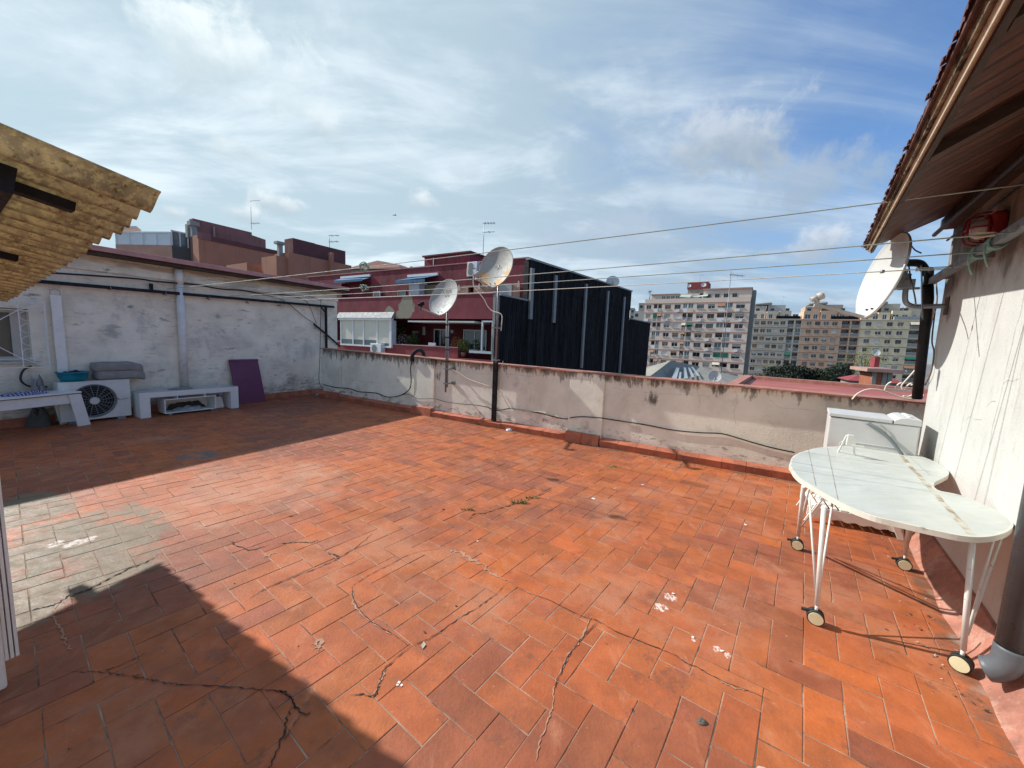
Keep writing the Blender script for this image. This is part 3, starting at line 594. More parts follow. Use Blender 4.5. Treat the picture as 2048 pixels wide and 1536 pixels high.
mb = MB(); mb.bar(fl(1878, 1210) + V((0, 0, .006)), fl(1901, 1243) + V((0, 0, .006)), .007); setp(mb.build('stick', m_whitemetal), 'thin white stick in the gutter joint below the right wall', 'stick')
crumple('pebble', 'dark pebble lodged in a floor joint in front of the table', 'pebble', M('dark_pebble', (.10, .09, .08), .7, .2, 20, .2), fl(1404, 1445), .022, .015, .016, 1.1, n=8)

# ================================================================ corrugated canopy overhead on the left
m_canopy = M('mossy_fibre_sheet', (.38, .335, .235), .9, .3, 9, .12, 60, .003, trans=.50, spots=(dict(c=(.60, .53, .34), s=34, lo=.46, hi=.60, a=.8), dict(c=(.14, .09, .04), s=40, lo=.54, hi=.66, a=.75), dict(c=(.75, .66, .40), s=90, lo=.58, hi=.66, a=.7)))
CB = CAM + (V((-1.71, 1.91, 2.2)) - CAM) * .81; e1 = adir(-58.5); e1 = V((e1.x, e1.y, -.078)).normalized(); e2 = adir(208); e2 = V((e2.x, e2.y, .18)).normalized(); en = e2.cross(e1).normalized()
if en.z < 0: en = -en
CN = thing('corrugated_canopy', 'mossy brown corrugated canopy sheet on black beams at upper left', 'canopy', (0, 0, 0))
mb = MB(); mb.s = True; npit, seg_ = 26, 10; rows = [0, .35, 1.0, 1.8, 2.7]
for i in range(npit * seg_ + 1):
    u = i / seg_ * .1416
    for v in rows: 
        jag = .02 * mnoise.noise(V((u * 3, 1, 0))) if v == 0 else 0
        mb.vert(CB + e1 * u + e2 * (v + jag) + en * (.034 * cos(2 * pi * i / seg_)))
nr = len(rows)
for i in range(npit * seg_):
    for j in range(nr - 1): mb.face((i*nr + j, i*nr + j + 1, (i+1)*nr + j + 1, (i+1)*nr + j))
mb.build('sheet', m_canopy, CN, solid=.007)
mb = MB(); o_ = -en * .075; mb.bar(CB + e1 * .15 + e2 * .36 + o_, CB + e1 * 3.7 + e2 * .36 + o_, .07, .09, en); mb.build('beam', m_black, CN)
mb = MB(); mb.bar(CB + e1 * .15 + e2 * 1.9 + o_, CB + e1 * 3.7 + e2 * 1.9 + o_, .07, .09, en); mb.build('beam', m_black, CN)
for u, v0 in ((.30, .17), (1.55, .17), (2.8, .17)):
    mb = MB(); mb.bar(CB + e1 * u + e2 * v0 - en * .048, CB + e1 * u + e2 * 2.4 - en * .048, .04, .035, en); mb.build('rafter', m_black, CN)
# white door-frame post at the left edge
PO = thing('white_post', 'cream ribbed metal post at the lower left edge of the terrace', 'post', fl(-26, 1384), radians(62))
mb = MB(); mb.box(-.05, -.045, 0, .05, .045, 2.14); mb.build('shaft', m_pipe_wh, PO, bevel=.012, seg=3)
mb = MB()
for k in range(3): mb.box(.052 + k * .0145, -.03, .12, .062 + k * .0145, .02, 2.1)
mb.box(.0505, -.028, .121, .0515, .018, 2.09); mb.build('ribbed_edge', m_pipe_wh, PO)
# ================================================================ parapet with its kerb
m_par = M('weathered_render', (.82, .805, .67), .92, .10, 2.0, .35, 45, .006, spots=(
    dict(c=(.86, .855, .74), s=1.6, lo=.50, hi=.68, a=.55), dict(c=(.60, .56, .44), s=1.2, d=9, r=.7, lo=.5, hi=.66, a=.5), dict(c=(.52, .50, .42), s=2.6, lo=.55, hi=.70, a=.5),
    dict(c=(.09, .08, .055), s=5.5, d=9, r=.7, lo=.38, hi=.54, a=.8, st=(1, 1, .35), z=(.80, 1.22), zk=.36), dict(c=(.16, .14, .11), s=11, lo=.43, hi=.53, a=.7, st=(1, 1, .3), z=(.78, 1.18), zk=.3),
    dict(c=(.14, .12, .09), s=9, lo=.44, hi=.58, a=.7, st=(.7, 1, 1.6), z=(.42, .13), zk=.26), dict(c=(.74, .70, .62), s=6, lo=.42, hi=.56, a=.8, st=(.5, 1, 1.4), z=(.36, .14), zk=.25),
    dict(c=(.07, .06, .04), s=8, d=9, r=.75, lo=.38, hi=.56, a=.9, st=(1.2, 1, .4), at=((1.22, .13, 1.1, .05, .42), (1.18, .13, .85, .05, .4), (.66, .13, 1.15, .05, .35), (.9, .13, 1.05, .05, .3), (2.05, .13, 1.1, .05, .35), (-3.1, .08, 1.1, .05, .42), (-3.0, .08, .85, .05, .35), (-2.55, .13, 1.22, .02, .25), (-1.9, .13, 1.2, .02, .22), (-.6, .13, 1.2, .02, .25), (3.2, .13, 1.15, .02, .3)), k=1.),
    dict(c=(.30, .25, .19), s=4, lo=.25, hi=.55, a=.55, at=((1.0, .13, .35, .05, .35), (.2, .08, .3, .05, .25), (-1.2, .13, .9, .05, .4)), k=.8), dict(c=(.05, .045, .04), s=42, lo=.70, hi=.73, a=.8)))
m_coping = M('red_coping_tile', (.38, .17, .125), .75, .2, 6, .2, spots=(dict(c=(.5, .42, .35), s=9, lo=.58, hi=.7, a=.5),))
P_ = fthing('parapet_wall', 'stained beige parapet wall with red tile coping along the far side of the terrace', 'wall', PF)
za, zb = PF.hit(690, 700, .12), PF.hit(1640, 785, .12)
ztop = lambda x: za.z + (zb.z - za.z) * (x - za.x) / (zb.x - za.x) - .022
xL, xR = -6.95, 5.4
mb = MB(); n = 60
mb.hexa([(xL, .13, -.3), (xR, .13, -.3), (xR, .32, -.3), (xL, .32, -.3)], [(xL, .13, ztop(xL)), (xR, .13, ztop(xR)), (xR, .32, ztop(xR)), (xL, .32, ztop(xL))])
mb.m = 1; rq = random.Random(15)
def parcrack(L, w):
    P = curve([PF.hit(x, y, .1275) for x, y in L], 8); prev = None
    for k, p in enumerate(P):
        t = (P[min(k+1, len(P)-1)] - P[max(k-1, 0)]).normalized(); nrm = V((-t.z, 0, t.x)); w_ = w * .6; ww = w_ * rq.uniform(.3, 1.4); p = p + nrm * rq.uniform(-1, 1) * w * 2.2
        c = (mb.vert((p.x + nrm.x * ww, .1275, p.z + nrm.z * ww)), mb.vert((p.x - nrm.x * ww, .1275, p.z - nrm.z * ww)))
        if prev: mb.face((prev[0], prev[1], c[1], c[0]))
        prev = c
for L, w in (([(1012,748),(1040,750),(1065,753),(1080,749),(1085,742)], .003), ([(905,733),(930,735),(955,746),(990,749)], .0025), ([(1225,775),(1260,782),(1310,786),(1370,790),(1420,792)], .0022), ([(1395,785),(1400,800),(1398,815)], .003), ([(700,760),(730,763),(760,766)], .0035), ([(1060,735),(1058,760),(1062,785),(1058,810)], .002), ([(1470,780),(1475,800),(1468,825),(1472,850)], .002), ([(1540,800),(1560,815),(1600,818),(1630,822)], .002)): parcrack(L, w)
mb.m = 0
pw = mb.build('wall', [m_par, M('plaster_crack', (.40, .36, .30), .95, .2, 20, 0)], P_)
pil = [(PF.hx(655, 740, .08), PF.hx(680, 740, .08)), (PF.hx(828, 760, .08), PF.hx(868, 760, .08)), (PF.hx(1138, 800, .08), PF.hx(1207, 800, .08))]
for a, b in pil:
    mb = MB(); mb.hexa([(a, .075, .0), (b, .075, .0), (b, .129, 0), (a, .129, 0)], [(a, .08, ztop(a) - .002), (b, .08, ztop(b) - .002), (b, .129, ztop(b) - .002), (a, .129, ztop(a) - .002)]); mb.build('pilaster', m_par, P_, bevel=.008)
mb = MB(); x = xL; rk = random.Random(3)
while x < xR - .05:
    y = min(x + rk.uniform(.27, .29), xR); d = rk.uniform(-.003, .003)
    mb.hexa([(x, .06, ztop(x) + .001), (y - .004, .06, ztop(y) + .001), (y - .004, .335, ztop(y) + .001), (x, .335, ztop(x) + .001)], [(x, .06 + d, ztop(x) + .022), (y - .004, .06 + d, ztop(y) + .022), (y - .004, .335, ztop(y) + .024), (x, .335, ztop(x) + .024)]); x = y
mb.build('coping', m_coping, P_, bevel=.003)
mb = MB(); x = xL
segs = [(xL, pil[0][0], 0), (pil[0][0], pil[0][1], 1), (pil[0][1], pil[1][0], 0), (pil[1][0], pil[1][1], 1), (pil[1][1], pil[2][0], 0), (pil[2][0], pil[2][1], 1), (pil[2][1], xR, 0)]
for a, b, k in segs:
    x = a
    while x < b - .02:
        y = min(x + .285, b); d = rk.uniform(-.004, .004); h = rk.uniform(-.004, .004)
        if k: mb.hexa([(x, -.012 + d, -.01), (y - .004, -.012 + d, -.01), (y - .004, .074, -.01), (x, .074, -.01)], [(x, .0 + d, .165 + h), (y - .004, .0 + d, .165 + h), (y - .004, .074, .168 + h), (x, .074, .168 + h)])
        else: mb.hexa([(x, .02 + d, -.01), (y - .003, .02 + d, -.01), (y - .003, .129, -.01), (x, .129, -.01)], [(x, .0 + d, .098 + h), (y - .003, .0 + d, .098 + h), (y - .003, .129, .130 + h), (x, .129, .130 + h)])
        x = y
mb.build('kerb', m_kerb, P_, bevel=.003)
MB().poly([(xL, .0, -.002), (xR, .0, -.002), (xR, -.03, -.001), (xL, -.03, -.001)][:4]).build('mortar_line', m_cement, P_)

def pfp(px, py, off=.12): return PF.hit(px, py, off)
def pfw(L, off=.115): return [PF.w(*PF.hit(x, y, off)) for x, y in L]
z5 = lambda L: [(640 + x / 3.413, 660 + y / 3.413) for x, y in L]
z6 = lambda L: [(1100 + x / 3.413, 700 + y / 3.413) for x, y in L]
wire('cable', 'black cable rising from the parapet base up into the foam hose', pfw(z5([(20,372),(110,392),(200,400),(260,420),(330,426),(390,432),(440,453),(480,458),(530,452),(570,436),(600,415),(618,385),(622,330),(618,270),(625,208)]), .07), .011, m_cable_black)
wire('cable', 'long thin black cable pinned low along the whole parapet', pfw(z5([(545,445),(590,437),(620,442),(650,462),(680,468),(780,468),(850,488),(930,500),(1000,508),(1060,512),(1140,527),(1195,548)]), .06) + pfw(z5([(1240,545),(1300,536),(1360,545),(1440,556),(1520,572),(1580,588),(1650,604),(1690,606)]), .115) + pfw(z5([(1720,597),(1800,592),(1890,598)]) + z6([(345,463)]), .062) + pfw(z6([(420,475),(520,490),(660,512),(800,540),(920,556),(1040,565),(1170,571),(1280,600),(1400,636),(1520,668),(1670,700)]), .115), .008, m_cable_black)
wire('cable', 'cream cable looping from the dish mast across the parapet and behind the black post', pfw(z5([(878,262),(900,268),(950,295),(1010,332),(1090,362),(1150,382),(1197,398)]), .05) + pfw(z5([(1230,415),(1250,455),(1290,525),(1320,540),(1400,552),(1480,556)]) + z5([(1560,570),(1640,598)]), .11), .007, m_cable_white)
wire('cable', 'cream cable hanging in a loop beside the black post above the parapet', pfw([(1006, 722)] + z5([(1243,270),(1246,310),(1236,350),(1224,400)]), .05), .007, m_cable_white)
mb = MB(); mb.tube(curve([PF.w(*pfp(824, 722, .07)), PF.w(*pfp(824, 713, .06)), PF.w(*pfp(830, 704, .08)), PF.w(*pfp(839, 700, .2)), PF.w(*pfp(846, 705, .36)), PF.w(*pfp(848, 716, .42))], 8), .04, 12)
setp(mb.build('foam_hose', M('black_foam_lagging', (.02, .02, .022), .9, .3, 20, .4)), 'black foam wrapped hose hooked over the parapet coping', 'hose')

# ================================================================ satellite dishes
m_dish = M('weathered_dish_paint', (.34, .35, .335), .6, .12, 5, .08, spots=(dict(c=(.33, .34, .33), s=7, lo=.54, hi=.68, a=.5, st=(1, 2, .4)),))
m_dishrust = M('rust_stained_dish_paint', (.35, .35, .32), .65, .12, 5, .08, spots=(dict(c=(.52, .26, .06), s=4, lo=.12, hi=.42, a=.85, at=((0, -.24, -.15, .06, .30), (0, .24, -.12, .05, .28), (0, .12, -.28, .05, .2), (0, -.14, -.28, .05, .2)), k=.8), dict(c=(.36, .36, .33), s=6, lo=.55, hi=.7, a=.5)))
m_dishwhite = M('clean_dish_paint', (.53, .54, .52), .45, .04, 5, .04)
m_lnb = M('grey_plastic_lnb', (.40, .39, .36), .5, .1, 8, .05)
def dish(name, label, group, c, az, el, w, h, mat, arm=.42, lnbdrop=-.16, lnbmat=None, dark_arm=None):
    """reflector in a local frame whose +X is the facing direction"""
    t = thing(name, label, 'satellite dish', c, radians(90 - az), group); t.rotation_euler = (0, -radians(el), radians(90 - az))
    mb = MB(); mb.s = True; nr, na = 8, 48; dep = .075
    prof = [(r / nr, dep * ((r / nr) ** 2 - 1)) for r in range(nr + 1)] + [(1.012, .006), (1.03, .002), (1.032, -.008), (1.012, -.016)] + [(r / nr, dep * ((r / nr) ** 2 - 1) - .012) for r in range(nr - 1, -1, -1)]
    idx = [[mb.vert((x, w / 2 * r * cos(2*pi*k/na), h / 2 * r * sin(2*pi*k/na))) for k in range(na)] for r, x in prof]
    for a in range(len(prof) - 1):
        for k in range(na): mb.face((idx[a][k], idx[a][(k+1) % na], idx[a+1][(k+1) % na], idx[a+1][k]))
    rf = mb.build('reflector', mat, t)
    mb = MB()
    for y, z in ((-.05, -.4 * h), (.05, -.4 * h)): mb.cyl((-.03, y, z), (-.008, y, z), .008, 8)
    mb.build('bolt', m_black, rf)
    arm_m = dark_arm or m_lnb; L = V((arm, 0, -h / 2 + lnbdrop + .1)); b0 = V((-.02, 0, -h / 2 - .005))
    mb = MB(); mb.bar((-.09, 0, -h / 2 + .05), b0, .03, .02); mb.bar(b0, L, .032, .028); mb.build('arm', arm_m, t, bevel=.003)
    mb = MB(); d = (V((-.05, 0, .02)) - L).normalized(); mb.bar(L - V((.0, 0, .02)), L + V((.01, 0, .055)), .03, .035)
    q = L + V((.02, 0, .07)); mb.tube([q - d * .055, q - d * .02, q + d * .0], .026, 14); mb.tube([q, q + d * .035, q + d * .05], .034, 16, r1=.04); lm = mb.build('lnb', lnbmat or m_lnb, t)
    MB().cyl(q + d * .0505, q + d * .056, .038, 16).build('cap', m_whitemetal, lm)
    mb = MB(); mb.box(-.16, -.055, -.09, -.082, .055, .09); mb.box(-.20, -.04, -.06, -.161, .04, .06); mb.build('back_bracket', m_steel, t, bevel=.006)
    return t
mx1 = PF.hx(893, 740, -.08); mast_y = -.08
C1 = PF.w(*PF.hit(886.5, 594.5, mast_y - .17))
d1 = dish('satellite_dish', 'pale grey lettered satellite dish on slim bracketed pole in front of parapet', 'satellite dishes on the parapet', C1, 215, 20, .67, .72, m_dish, lnbmat=m_black)
T = Matrix.Translation((-.052, 0, .13)) @ Matrix(((0, 0, 1, 0), (1, 0, 0, 0), (0, 1, 0, 0), (0, 0, 0, 1)))
m_ink = M('faded_black_print', (.03, .03, .03), .6, .2, 20, 0)
text_mesh('lettering', 'J. GUIU', .078, m_ink, d1, Matrix.Translation((.003, 0, 0)) @ T)
text_mesh('lettering', '93 407', .052, M('faded_grey_print', (.14, .14, .14), .6, .2, 20, 0), d1, Matrix.Translation((-.007, 0, -.075)) @ T)
MP = fthing('dish_mast', 'slim galvanised pole with black ties bracketed to the parapet under the lettered dish', 'pole', PF)
mb = MB(); zt = C1.z + .06; mb.cyl((mx1 - .012, mast_y, .56), (mx1 - .012, mast_y, zt), .019, 10); mb.cyl((mx1 + .03, mast_y, .66), (mx1 + .03, mast_y, 1.9), .013, 8); mb.build('pole', m_steel, MP)
mb = MB()
for z in (1.15, 1.38, 1.62, 1.86): mb.box(mx1 - .036, mast_y - .024, z, mx1 + .047, mast_y + .024, z + .02)
mb.build('tie', m_black, MP)
for z in (PF.hz(893, 738, mast_y), PF.hz(893, 767, mast_y)):
    mb = MB(); mb.box(mx1 - .045, mast_y - .032, z - .012, mx1 + .045, mast_y + .032, z + .012); mb.box(mx1 + .0, mast_y, z - .012, mx1 + .02, .131, z + .012); mb.box(mx1 - .03, .10, z - .03, mx1 + .06, .128, z + .03); mb.build('bracket', m_steel, MP)
mx2 = PF.hx(991, 760, .06)
C2 = PF.w(*PF.hit(991, 534, -.10))
d2 = dish('satellite_dish', 'rust stained satellite dish on top of the thick black post', 'satellite dishes on the parapet', C2, 212, 18, .68, .76, m_dishrust, dark_arm=m_lnb)
text_mesh('lettering', "IP  7", .06, m_ink, d2, Matrix.Translation((-.006, 0, -.12)) @ T)
BP = fthing('black_post', 'thick black steel post fixed to the parapet carrying the rusty dish mast', 'post', PF)
MB().box(mx2 - .042, .02, .12, mx2 + .042, .078, 1.90).build('post', m_black, BP, bevel=.006)
mb = MB(); mb.cyl((mx2 + .03, .0, 1.2), (mx2 + .03, .0, C2.z + .05), .019, 10); mb.build('mast', m_steel, BP)
mb = MB()
for z in (1.24, 1.82): mb.box(mx2 - .055, -.028, z, mx2 + .062, .09, z + .022)
mb.build('clamp', m_steel, BP)
p2 = lambda x, y, o=-.03: PF.w(*PF.hit(x, y, o))
wire('cable', 'cream cable drooping from the rusty dish receiver down to the black post', [p2(*q) for q in [(947, 553), (947, 570), (955, 582), (968, 598), (975, 612), (985, 622), (998, 626), (1004, 632), (1003, 650), (1002, 662)]], .0085, m_cable_white)

# ================================================================ white house on the right
m_rwall = M('white_render', (.525, .525, .495), .9, .05, 2.5, .4, 55, .006, spots=(
    dict(c=(.40, .39, .355), s=2.4, d=9, r=.7, lo=.50, hi=.68, a=.6, st=(1, 1, .4)), dict(c=(.45, .40, .32), s=11, lo=.60, hi=.68, a=.55, st=(1.6, 1, .35)), dict(c=(.58, .42, .36), s=2.4, lo=.36, hi=.62, a=.45, z=(.75, .1), zk=.25),
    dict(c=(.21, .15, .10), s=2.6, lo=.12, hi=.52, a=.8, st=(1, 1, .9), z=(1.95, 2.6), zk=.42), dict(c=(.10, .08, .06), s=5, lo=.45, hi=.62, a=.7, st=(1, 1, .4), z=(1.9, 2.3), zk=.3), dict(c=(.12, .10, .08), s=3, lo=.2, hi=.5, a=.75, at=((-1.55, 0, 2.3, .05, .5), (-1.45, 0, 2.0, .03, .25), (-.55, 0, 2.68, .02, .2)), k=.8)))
m_boards = M('brown_stained_boards', (.115, .042, .022), .6, .3, 3, .25, 25, wave=(2.4, .8, 'X', .3, (.045, .018, .011)), spots=(dict(c=(.22, .11, .06), s=9, lo=.55, hi=.66, a=.7, st=(2.4, .25, 1)), dict(c=(.05, .022, .014), s=2, d=9, lo=.52, hi=.64, a=.7, st=(1.5, .4, 1))))
m_fascia = M('flaking_mortar_fascia', (.25, .19, .13), .95, .35, 14, .6, 40, .012, spec=.1, spots=(dict(c=(.035, .028, .022), s=7, d=9, r=.7, lo=.46, hi=.58, a=.95, st=(.5, 1, 1)), dict(c=(.45, .39, .32), s=16, lo=.6, hi=.7, a=.6)))
m_lath = M('bleached_timber_lath', (.56, .46, .34), .85, .2, 9, .3, spec=.15, spots=(dict(c=(.25, .18, .12), s=9, d=9, lo=.56, hi=.68, a=.7),))
m_rooftile = M('brown_roof_tile', (.10, .036, .027), .75, .35, 8, .4)
m_redpaint = M('red_enamel', (.23, .012, .014), .35, .15, 8, .05)
m_pvcgrey = M('dark_grey_pvc', (.045, .05, .055), .35, .1, 8, .04)
Q = fthing('white_house', 'sunlit white rendered house with brown tiled eaves on the right', 'house', RW)
cx0 = -1.72
mb = MB(); mb.poly([(cx0, 0, -.2), (cx0, 0, 2.98), (5, 0, 2.98), (5, 0, -.2)]); mb.poly([(cx0, 0, -2), (cx0, 5, -2), (cx0, 5, 5.4), (cx0, 0, 2.98)]); mb.m = 1
rq = random.Random(5)
z4 = lambda L: [RW.hit(1780 + x / 3.84, 500 + y / 3.84, -.003) for x, y in L]
def wallcrack(L, w):
    P = curve(z4(L), 8); prev = None
    for k, p in enumerate(P):
        t = (P[min(k+1, len(P)-1)] - P[max(k-1, 0)]).normalized(); nrm = V((-t.z, 0, t.x)); ww = w * rq.uniform(.4, 1.3); p = p + nrm * rq.uniform(-.8, .8) * w
        c = (mb.vert((p.x + nrm.x * ww, -.0025, p.z + nrm.z * ww)), mb.vert((p.x - nrm.x * ww, -.0025, p.z - nrm.z * ww)))
        if prev: mb.face((prev[0], prev[1], c[1], c[0]))
        prev = c
for L, w in (([(745,330),(735,400),(705,520),(685,640),(655,790),(620,960),(590,1150),(560,1290),(540,1400)], .0016), ([(1029,300),(1000,480),(960,600),(930,740),(890,900),(862,1040),(830,1180),(790,1330),(760,1500)], .0018),
    ([(1150,500),(1090,700),(1010,900),(980,1100),(930,1300)], .001), ([(862,1030),(900,1000),(940,1005),(985,985)], .0012), ([(570,1310),(610,1280),(650,1300),(700,1300)], .0012), ([(740,1200),(770,1165),(810,1160)], .0012)): wallcrack(L, w)
mb.build('wall', [m_rwall, M('hairline_crack', (.42, .40, .36), .95, .2, 20, 0)], Q)
# concrete fillet at the wall foot
mb = MB(); rk = random.Random(6); N_ = 40; prev = None
for k in range(N_ + 1):
    x = cx0 + .02 + (4.8) * k / N_; a = .10 + .02 * mnoise.noise(V((x * 3, 0, 0))); h = .11 + .02 * mnoise.noise(V((x * 2.3, 4, 0)))
    c = [mb.vert(p) for p in ((x, -a - .03, -.004), (x, -a, .03), (x, -.05, h), (x, -.018, h + .05), (x, .0, h + .055))]
    if prev:
        for i in range(4): mb.face((prev[i], prev[i+1], c[i+1], c[i]))
    prev = c
mb.s = True
mb.build('base_fillet', M('red_cement_fillet', (.40, .17, .12), .8, .22, 5, .8, 22, .012, spots=(dict(c=(.55, .36, .28), s=6, lo=.5, hi=.66, a=.6), dict(c=(.19, .10, .08), s=7, lo=.56, hi=.68, a=.6))), Q)
# roof: sloping soffit, fascia, lath, tiles
e0 = RW.loc((3.324, 3.85, 2.648)); e1_ = RW.loc((1.134, 1.094, 2.516))
def ev(x, dy=0., dz=0.):
    t = (x - e0.x) / (e1_.x - e0.x); p = e0 + (e1_ - e0) * t; return V((x, p.y + dy, p.z + dz))
xa, xb = e0.x, 4.6; sl = .56
def run(x, dy, dz): p = ev(x); return V((x, p.y + dy, p.z + dy * sl + dz))
mb = MB(); mb.hexa([run(xa, .05, -.062), run(xb, .05, -.062), run(xb, 4, -.062), run(xa - 2.3, 4, -.062)], [run(xa, .05, -.04), run(xb, .05, -.04), run(xb, 4, -.04), run(xa - 2.3, 4, -.04)]); soff = mb.build('soffit_boards', m_boards, Q)
mb = MB(); mb.hexa([run(xa, .028, -.062), run(xb, .028, -.062), run(xb, .049, -.066), run(xa, .049, -.066)], [run(xa, .02, -.022), run(xb, .02, -.022), run(xb, .049, -.022), run(xa, .049, -.022)]); mb.build('fascia', m_fascia, Q)
mb = MB(); mb.hexa([run(xa - .01, .048, -.094), run(xb, .048, -.094), run(xb, .062, -.094), run(xa - .01, .062, -.094)], [run(xa - .01, .042, -.0685), run(xb, .042, -.0685), run(xb, .062, -.0685), run(xa - .01, .062, -.0685)]); mb.build('lath', m_lath, Q)
mb = MB(); mb.hexa([run(xa, .0635, -.115), run(xb, .0635, -.115), run(xb, .085, -.115), run(xa, .085, -.115)], [run(xa, .0635, -.064), run(xb, .0635, -.064), run(xb, .085, -.064), run(xa, .085, -.064)]); mb.build('painted_lath_shadow', m_wood_dark, Q)  # dark strip standing in for the shadow band behind the lath
mb = MB(); x = xa - .5; rk = random.Random(8)
while x < xb:
    w_ = .06; n_ = 4; d = rk.uniform(-.008, .008); hh = rk.uniform(-.003, .003)
    for q0, q1 in ((0, 3.2),):
        pr = [(w_ * k / n_, .010 * sin(pi * k / n_) + hh) for k in range(n_ + 1)]
        q0 = max(0, (xa - .02 - x) / .575)
        a = [mb.vert(run(x + u, q0 + d, v - .006)) for u, v in pr]; b = [mb.vert(run(x + u, q1, v - .006)) for u, v in pr]
        a2 = [mb.vert(run(x + u, q0 + d, v - .018)) for u, v in pr]
        for k in range(n_): mb.face((a[k], a[k+1], b[k+1], b[k])); mb.face((a2[k], a2[k+1], a[k+1], a[k]))
    x += w_
mb.hexa([run(xa, .008, -.030), run(xb, .008, -.030), run(xb, 3.2, -.034), run(xa - 1.83, 3.2, -.034)], [run(xa, .008, -.010), run(xb, .008, -.010), run(xb, 3.2, -.014), run(xa - 1.83, 3.2, -.014)])
mb.build('roof_tiles', m_rooftile, Q)
# rafters and wall plate under the eaves
for px, py in ((1845, 322), (2005, 60)):
    # rafter at the x where the line of sight meets the eave edge
    d = ray(px, py); best = min((i * .01 for i in range(-140, 400)), key=lambda x: ((RW.w(*ev(x, .13, -.1)) - CAM).normalized() - d.normalized()).length)
    mb = MB(); mb.hexa([run(best - .03, .086, -.12), run(best + .03, .086, -.12), run(best + .03, 1.4, -.13), run(best - .03, 1.4, -.13)], [run(best - .03, .086, -.063), run(best + .03, .086, -.063), run(best + .03, 1.4, -.063), run(best - .03, 1.4, -.063)]); mb.build('rafter', m_wood_dark, Q)
mb = MB(); yb = -.08; mb.hexa([(cx0, -.09, 2.80), (xb, -.09, 2.74), (xb, -.001, 2.74), (cx0, -.001, 2.80)], [(cx0, -.09, 2.89), (xb, -.09, 2.83), (xb, -.001, 2.87), (cx0, -.001, 2.93)]); mb.build('wall_plate', m_wood_dark, Q)
mb = MB(); mb.tube([(cx0, -.12, 2.76), (4, -.12, 2.69)], .018, 8); mb.tube([(cx0, -.03, 2.70), (4, -.03, 2.64)], .009, 6); mb.build('eaves_cable', m_cable_black, Q)
# black rain pipe round the corner
mb = MB(); pt = RW.hit(1862, 572, -.10); mb.tube(curve([V((xa - .20, -.36, 2.51)), V((xa - .28, -.28, 2.51)), V((xa - .34, -.18, 2.50)), V((xa - .35, -.12, 2.40)), V((pt.x - .05, -.12, pt.z + .15)), V((pt.x, -.12, pt.z))], 6), .035, 10)
foot = RW.loc(fl(1834, 797, 1.19)); mb.tube([V((pt.x, -.12, pt.z)), V((pt.x - .03, -.10, pt.z - .12)), foot], .04, 12); mb.build('black_downpipe', m_black, Q)
mb = MB()
for L in ([(1812, 487), (1816, 520), (1822, 560), (1829, 590), (1832, 612)], [(1843, 530), (1843.5, 560), (1844, 600), (1845, 640)], [(1822, 490), (1830, 500), (1842, 506)]): mb.tube(curve([RW.hit(x, y, -.32) for x, y in L]), .0055, 6)
mb.build('hanging_wire', m_cable_black, Q)
mb = MB()
for L in ([(1868, 615), (1862, 650), (1852, 690), (1845, 720)], [(1870, 622), (1864, 680), (1868, 705), (1862, 745), (1850, 770)], [(1872, 560), (1874, 600), (1866, 640)]): mb.tube(curve([RW.hit(x, y, -.02) for x, y in L]), .006, 6)
mb.build('wall_cable', M('brown_cable', (.16, .11, .08), .6, .2, 10, 0), Q)
# grey down pipe, lower right edge
gx = RW.hx(2040, 1060, -.08) + .145
mb = MB(); mb.cyl((gx, -.085, .25), (gx, -.085, 2.6), .052, 20); dp = mb.build('grey_downpipe', m_pvcgrey, Q)
mb = MB(); mb.tube(curve([(gx, -.085, .28), (gx - .0, -.09, .20), (gx - .012, -.115, .145), (gx - .02, -.14, .125)], 6), .054, 18); mb.build('pipe_shoe', M('lighter_grey_pvc', (.10, .115, .13), .5, .1, 8, .04), dp)
# red bulkhead lamp
LP = thing('bulkhead_lamp', 'red caged bulkhead lamp on the white wall above the clothesline rail', 'wall lamp', RW.w(-.47, 0, 2.50), RW.rz)
MB().box(-.10, -.075, -.095, .10, -.001, .095).build('housing', m_redpaint, LP, bevel=.025, seg=4)
mb = MB(); mb.s = True; nn = 20
for k in range(9):
    f = k / 8; r_ = cos(f * pi / 2); [mb.vert((.075 * r_ ** .6 * cos(2*pi*j/nn), -.074 - .075 * sin(f * pi / 2), .07 * r_ ** .6 * sin(2*pi*j/nn))) for j in range(nn)]
for k in range(8):
    for j in range(nn): mb.face((k*nn + j, k*nn + (j+1) % nn, (k+1)*nn + (j+1) % nn, (k+1)*nn + j))
mb.build('lens', M('frosted_lamp_glass', (.50, .49, .46), .35, .08, 8, .1), LP)
mb = MB()
for x in (-.05, .05): mb.tube(curve([(x, -.07, .10), (x, -.15, .085), (x, -.168, 0), (x, -.15, -.085), (x, -.07, -.10)], 6), .006, 8)
mb.tube(curve([(-.105, -.07, .0), (-.085, -.15, .0), (0, -.168, 0), (.085, -.15, .0), (.105, -.07, .0)], 6), .006, 8)
mb.tube([(.09 * cos(2*pi*j/24), -.08, .088 * sin(2*pi*j/24)) for j in range(25)], .008, 8); mb.build('cage', m_redpaint, LP)
